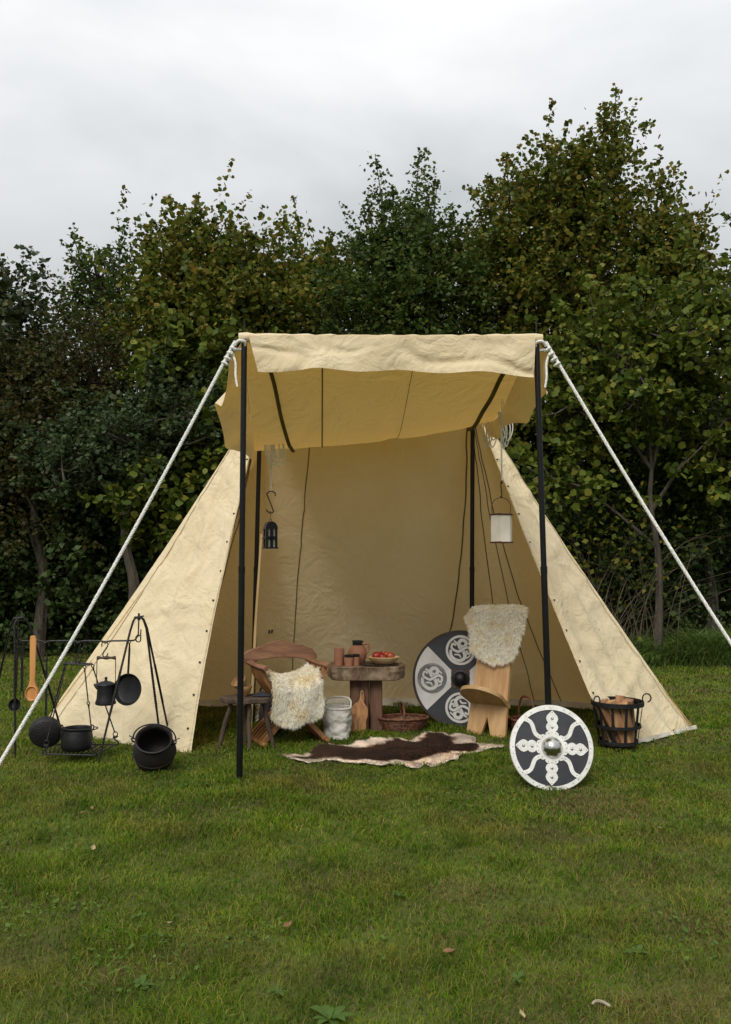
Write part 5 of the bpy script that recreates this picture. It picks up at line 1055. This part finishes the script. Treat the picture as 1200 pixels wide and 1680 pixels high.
def parchment_lantern():
    x, y = 1.074, 6.95
    b = B(); b.tube(spline([(.006, 0, -.02), (0, 0, .004), (-.006, 0, -.03), (.0, 0, -.09), (-.002, 0, -.13), (-.012, 0, -.118)], 5), .0045, 6); solo(b, 'lantern_hook', M['iron'], 'slim dark hook on a cord above the parchment lantern', 'hook', (x, y, 2.152), group='lantern hooks')
    T = thing('lantern', 'six-sided parchment lantern framed with reddish sticks', 'lantern', (x-.004, y, 1.662), R(12), group='hanging lanterns'); K = dict(parent=T); r = .085; h = .215; V = [Vector((r*math.cos(2*PI*k/6), r*math.sin(2*PI*k/6), 0)) for k in range(6)]
    for k in range(6):
        a, c = V[k], V[(k+1) % 6]; nrm = (a+c).normalized(); mid = (a+c)/2; B().bar(mid-nrm*.004+Vector((0, 0, .01)), mid-nrm*.004+Vector((0, 0, .01+h)), .084, .002, nrm).build('panel', M['parch'], **K)
        B().tube([a+Vector((0, 0, .004)), a+Vector((0, 0, .012+h))], .0022, 6).build('corner_stick', M['parch'], **K)
        for z, nm in ((.008, 'bottom_stick'), (.012+h, 'top_stick')): d = (c-a)*.14; B().tube([a-d+Vector((0, 0, z)), c+d+Vector((0, 0, z+.003*(k % 2)))], .0062, 6).build(nm, M['twine'], **K)
    B().lathe([(.001, .004), (.078, .004), (.078, .008), (.001, .008)], 6).build('floor', M['twine'], **K)
    B().tube(spline([(-.075, 0, .012+h), (-.078, 0, .30), (-.05, 0, .345), (-.006, 0, .362), (0, 0, .37), (.006, 0, .362), (.05, 0, .345), (.078, 0, .30), (.075, 0, .012+h)], 5), .0030, 6).build('bail', M['twine'], **K)
parchment_lantern()
solo(B().tube([Vector((0, 0, -.02)), Vector((.03, .08, .9)), Vector((.072, .16, 1.77))], [.016, .015, .012], 10), 'wooden_staff', M['staff'], 'pale peeled wooden staff leaning on the inner pole', 'staff', (-1.035, 8.03, 0))

# ------------------------------------------------------------------ small things on the lawn
def lawn_bits():
    mt = [pm('dry_leaf_%d' % i, c, tuple(q*.6 for q in c), rough=.7, scale=30, bump=.2) for i, c in enumerate(((.30, .20, .06), (.22, .11, .045), (.34, .27, .12)))]
    for i in range(34):
        y = random.uniform(3.0, 11.5); x = random.uniform(-.40, .40)*y
        if y > 6.2 and abs(x) < 2.9 and y < 9.6: continue
        s = random.uniform(.016, .03); a = random.uniform(0, 6.28); b = B()
        b.add([(-s, 0, 0), (-s*.3, s*.5, .006), (s*.5, s*.4, .004), (s, 0, .012), (s*.5, -s*.4, .006), (-s*.3, -s*.5, .002), (0, 0, -.003)], [(0, 1, 6), (1, 2, 6), (2, 3, 6), (3, 4, 6), (4, 5, 6), (5, 0, 6)])
        o = solo(b, 'fallen_leaf', random.choice(mt), 'small dry fallen leaf lying on the mown grass', 'leaf', (x, y, .036), a, 'fallen leaves on the lawn'); o.rotation_euler.x = random.uniform(-.5, .5)
    solo(B().tube(spline([(-.03, .005, .0), (-.012, .012, .006), (.01, .008, .004), (.028, -.012, .0)], 4), [.003]+[.0055]*11+[.003], 6), 'pale_stick', pm('bleached_stick', (.34, .28, .20), rough=.8), 'short bleached curved stick lying in the yellowed grass', 'stick', (.80, 3.08, .035))
    for i, (x, y, s, k) in enumerate(((-.12, 3.02, .075, 9), (-.31, 3.2, .045, 7), (.55, 3.3, .04, 8), (-.8, 3.25, .045, 8), (.15, 4.1, .04, 7), (1.05, 3.5, .05, 8))):
        T = thing('broadleaf_weed', ('large' if i == 0 else 'small')+' rosette of '+('pointed dock leaves' if i == 0 else 'plantain leaves')+' growing in the lawn', 'weed', (x, y, 0), group='rosettes in the lawn')
        for j in range(k):
            a = 2*PI*j/k+random.uniform(-.3, .3); l = s*random.uniform(.7, 1.2); d = Vector((math.cos(a), math.sin(a), 0)); q = Vector((-d.y, d.x, 0)); up = random.uniform(.3, .9); b = B(); vs = []
            for t, w in ((.05, .04), (.35, .18), (.65, .2), (.88, .1), (1, .01)): c = d*l*t+Vector((0, 0, .015+l*up*math.sin(t*2.2)*.55)); vs += [c-q*l*w+Vector((0, 0, .12*l*w)), c+q*l*w+Vector((0, 0, .12*l*w))]
            b.add(vs, [(2*e, 2*e+1, 2*e+3, 2*e+2) for e in range(4)]); b.build('leaf', M['weed'], T, smooth=180)
M['weed'] = leafmat('weed_leaf', [(.05, .095, .018), (.085, .14, .028)], trans=.25)
lawn_bits()
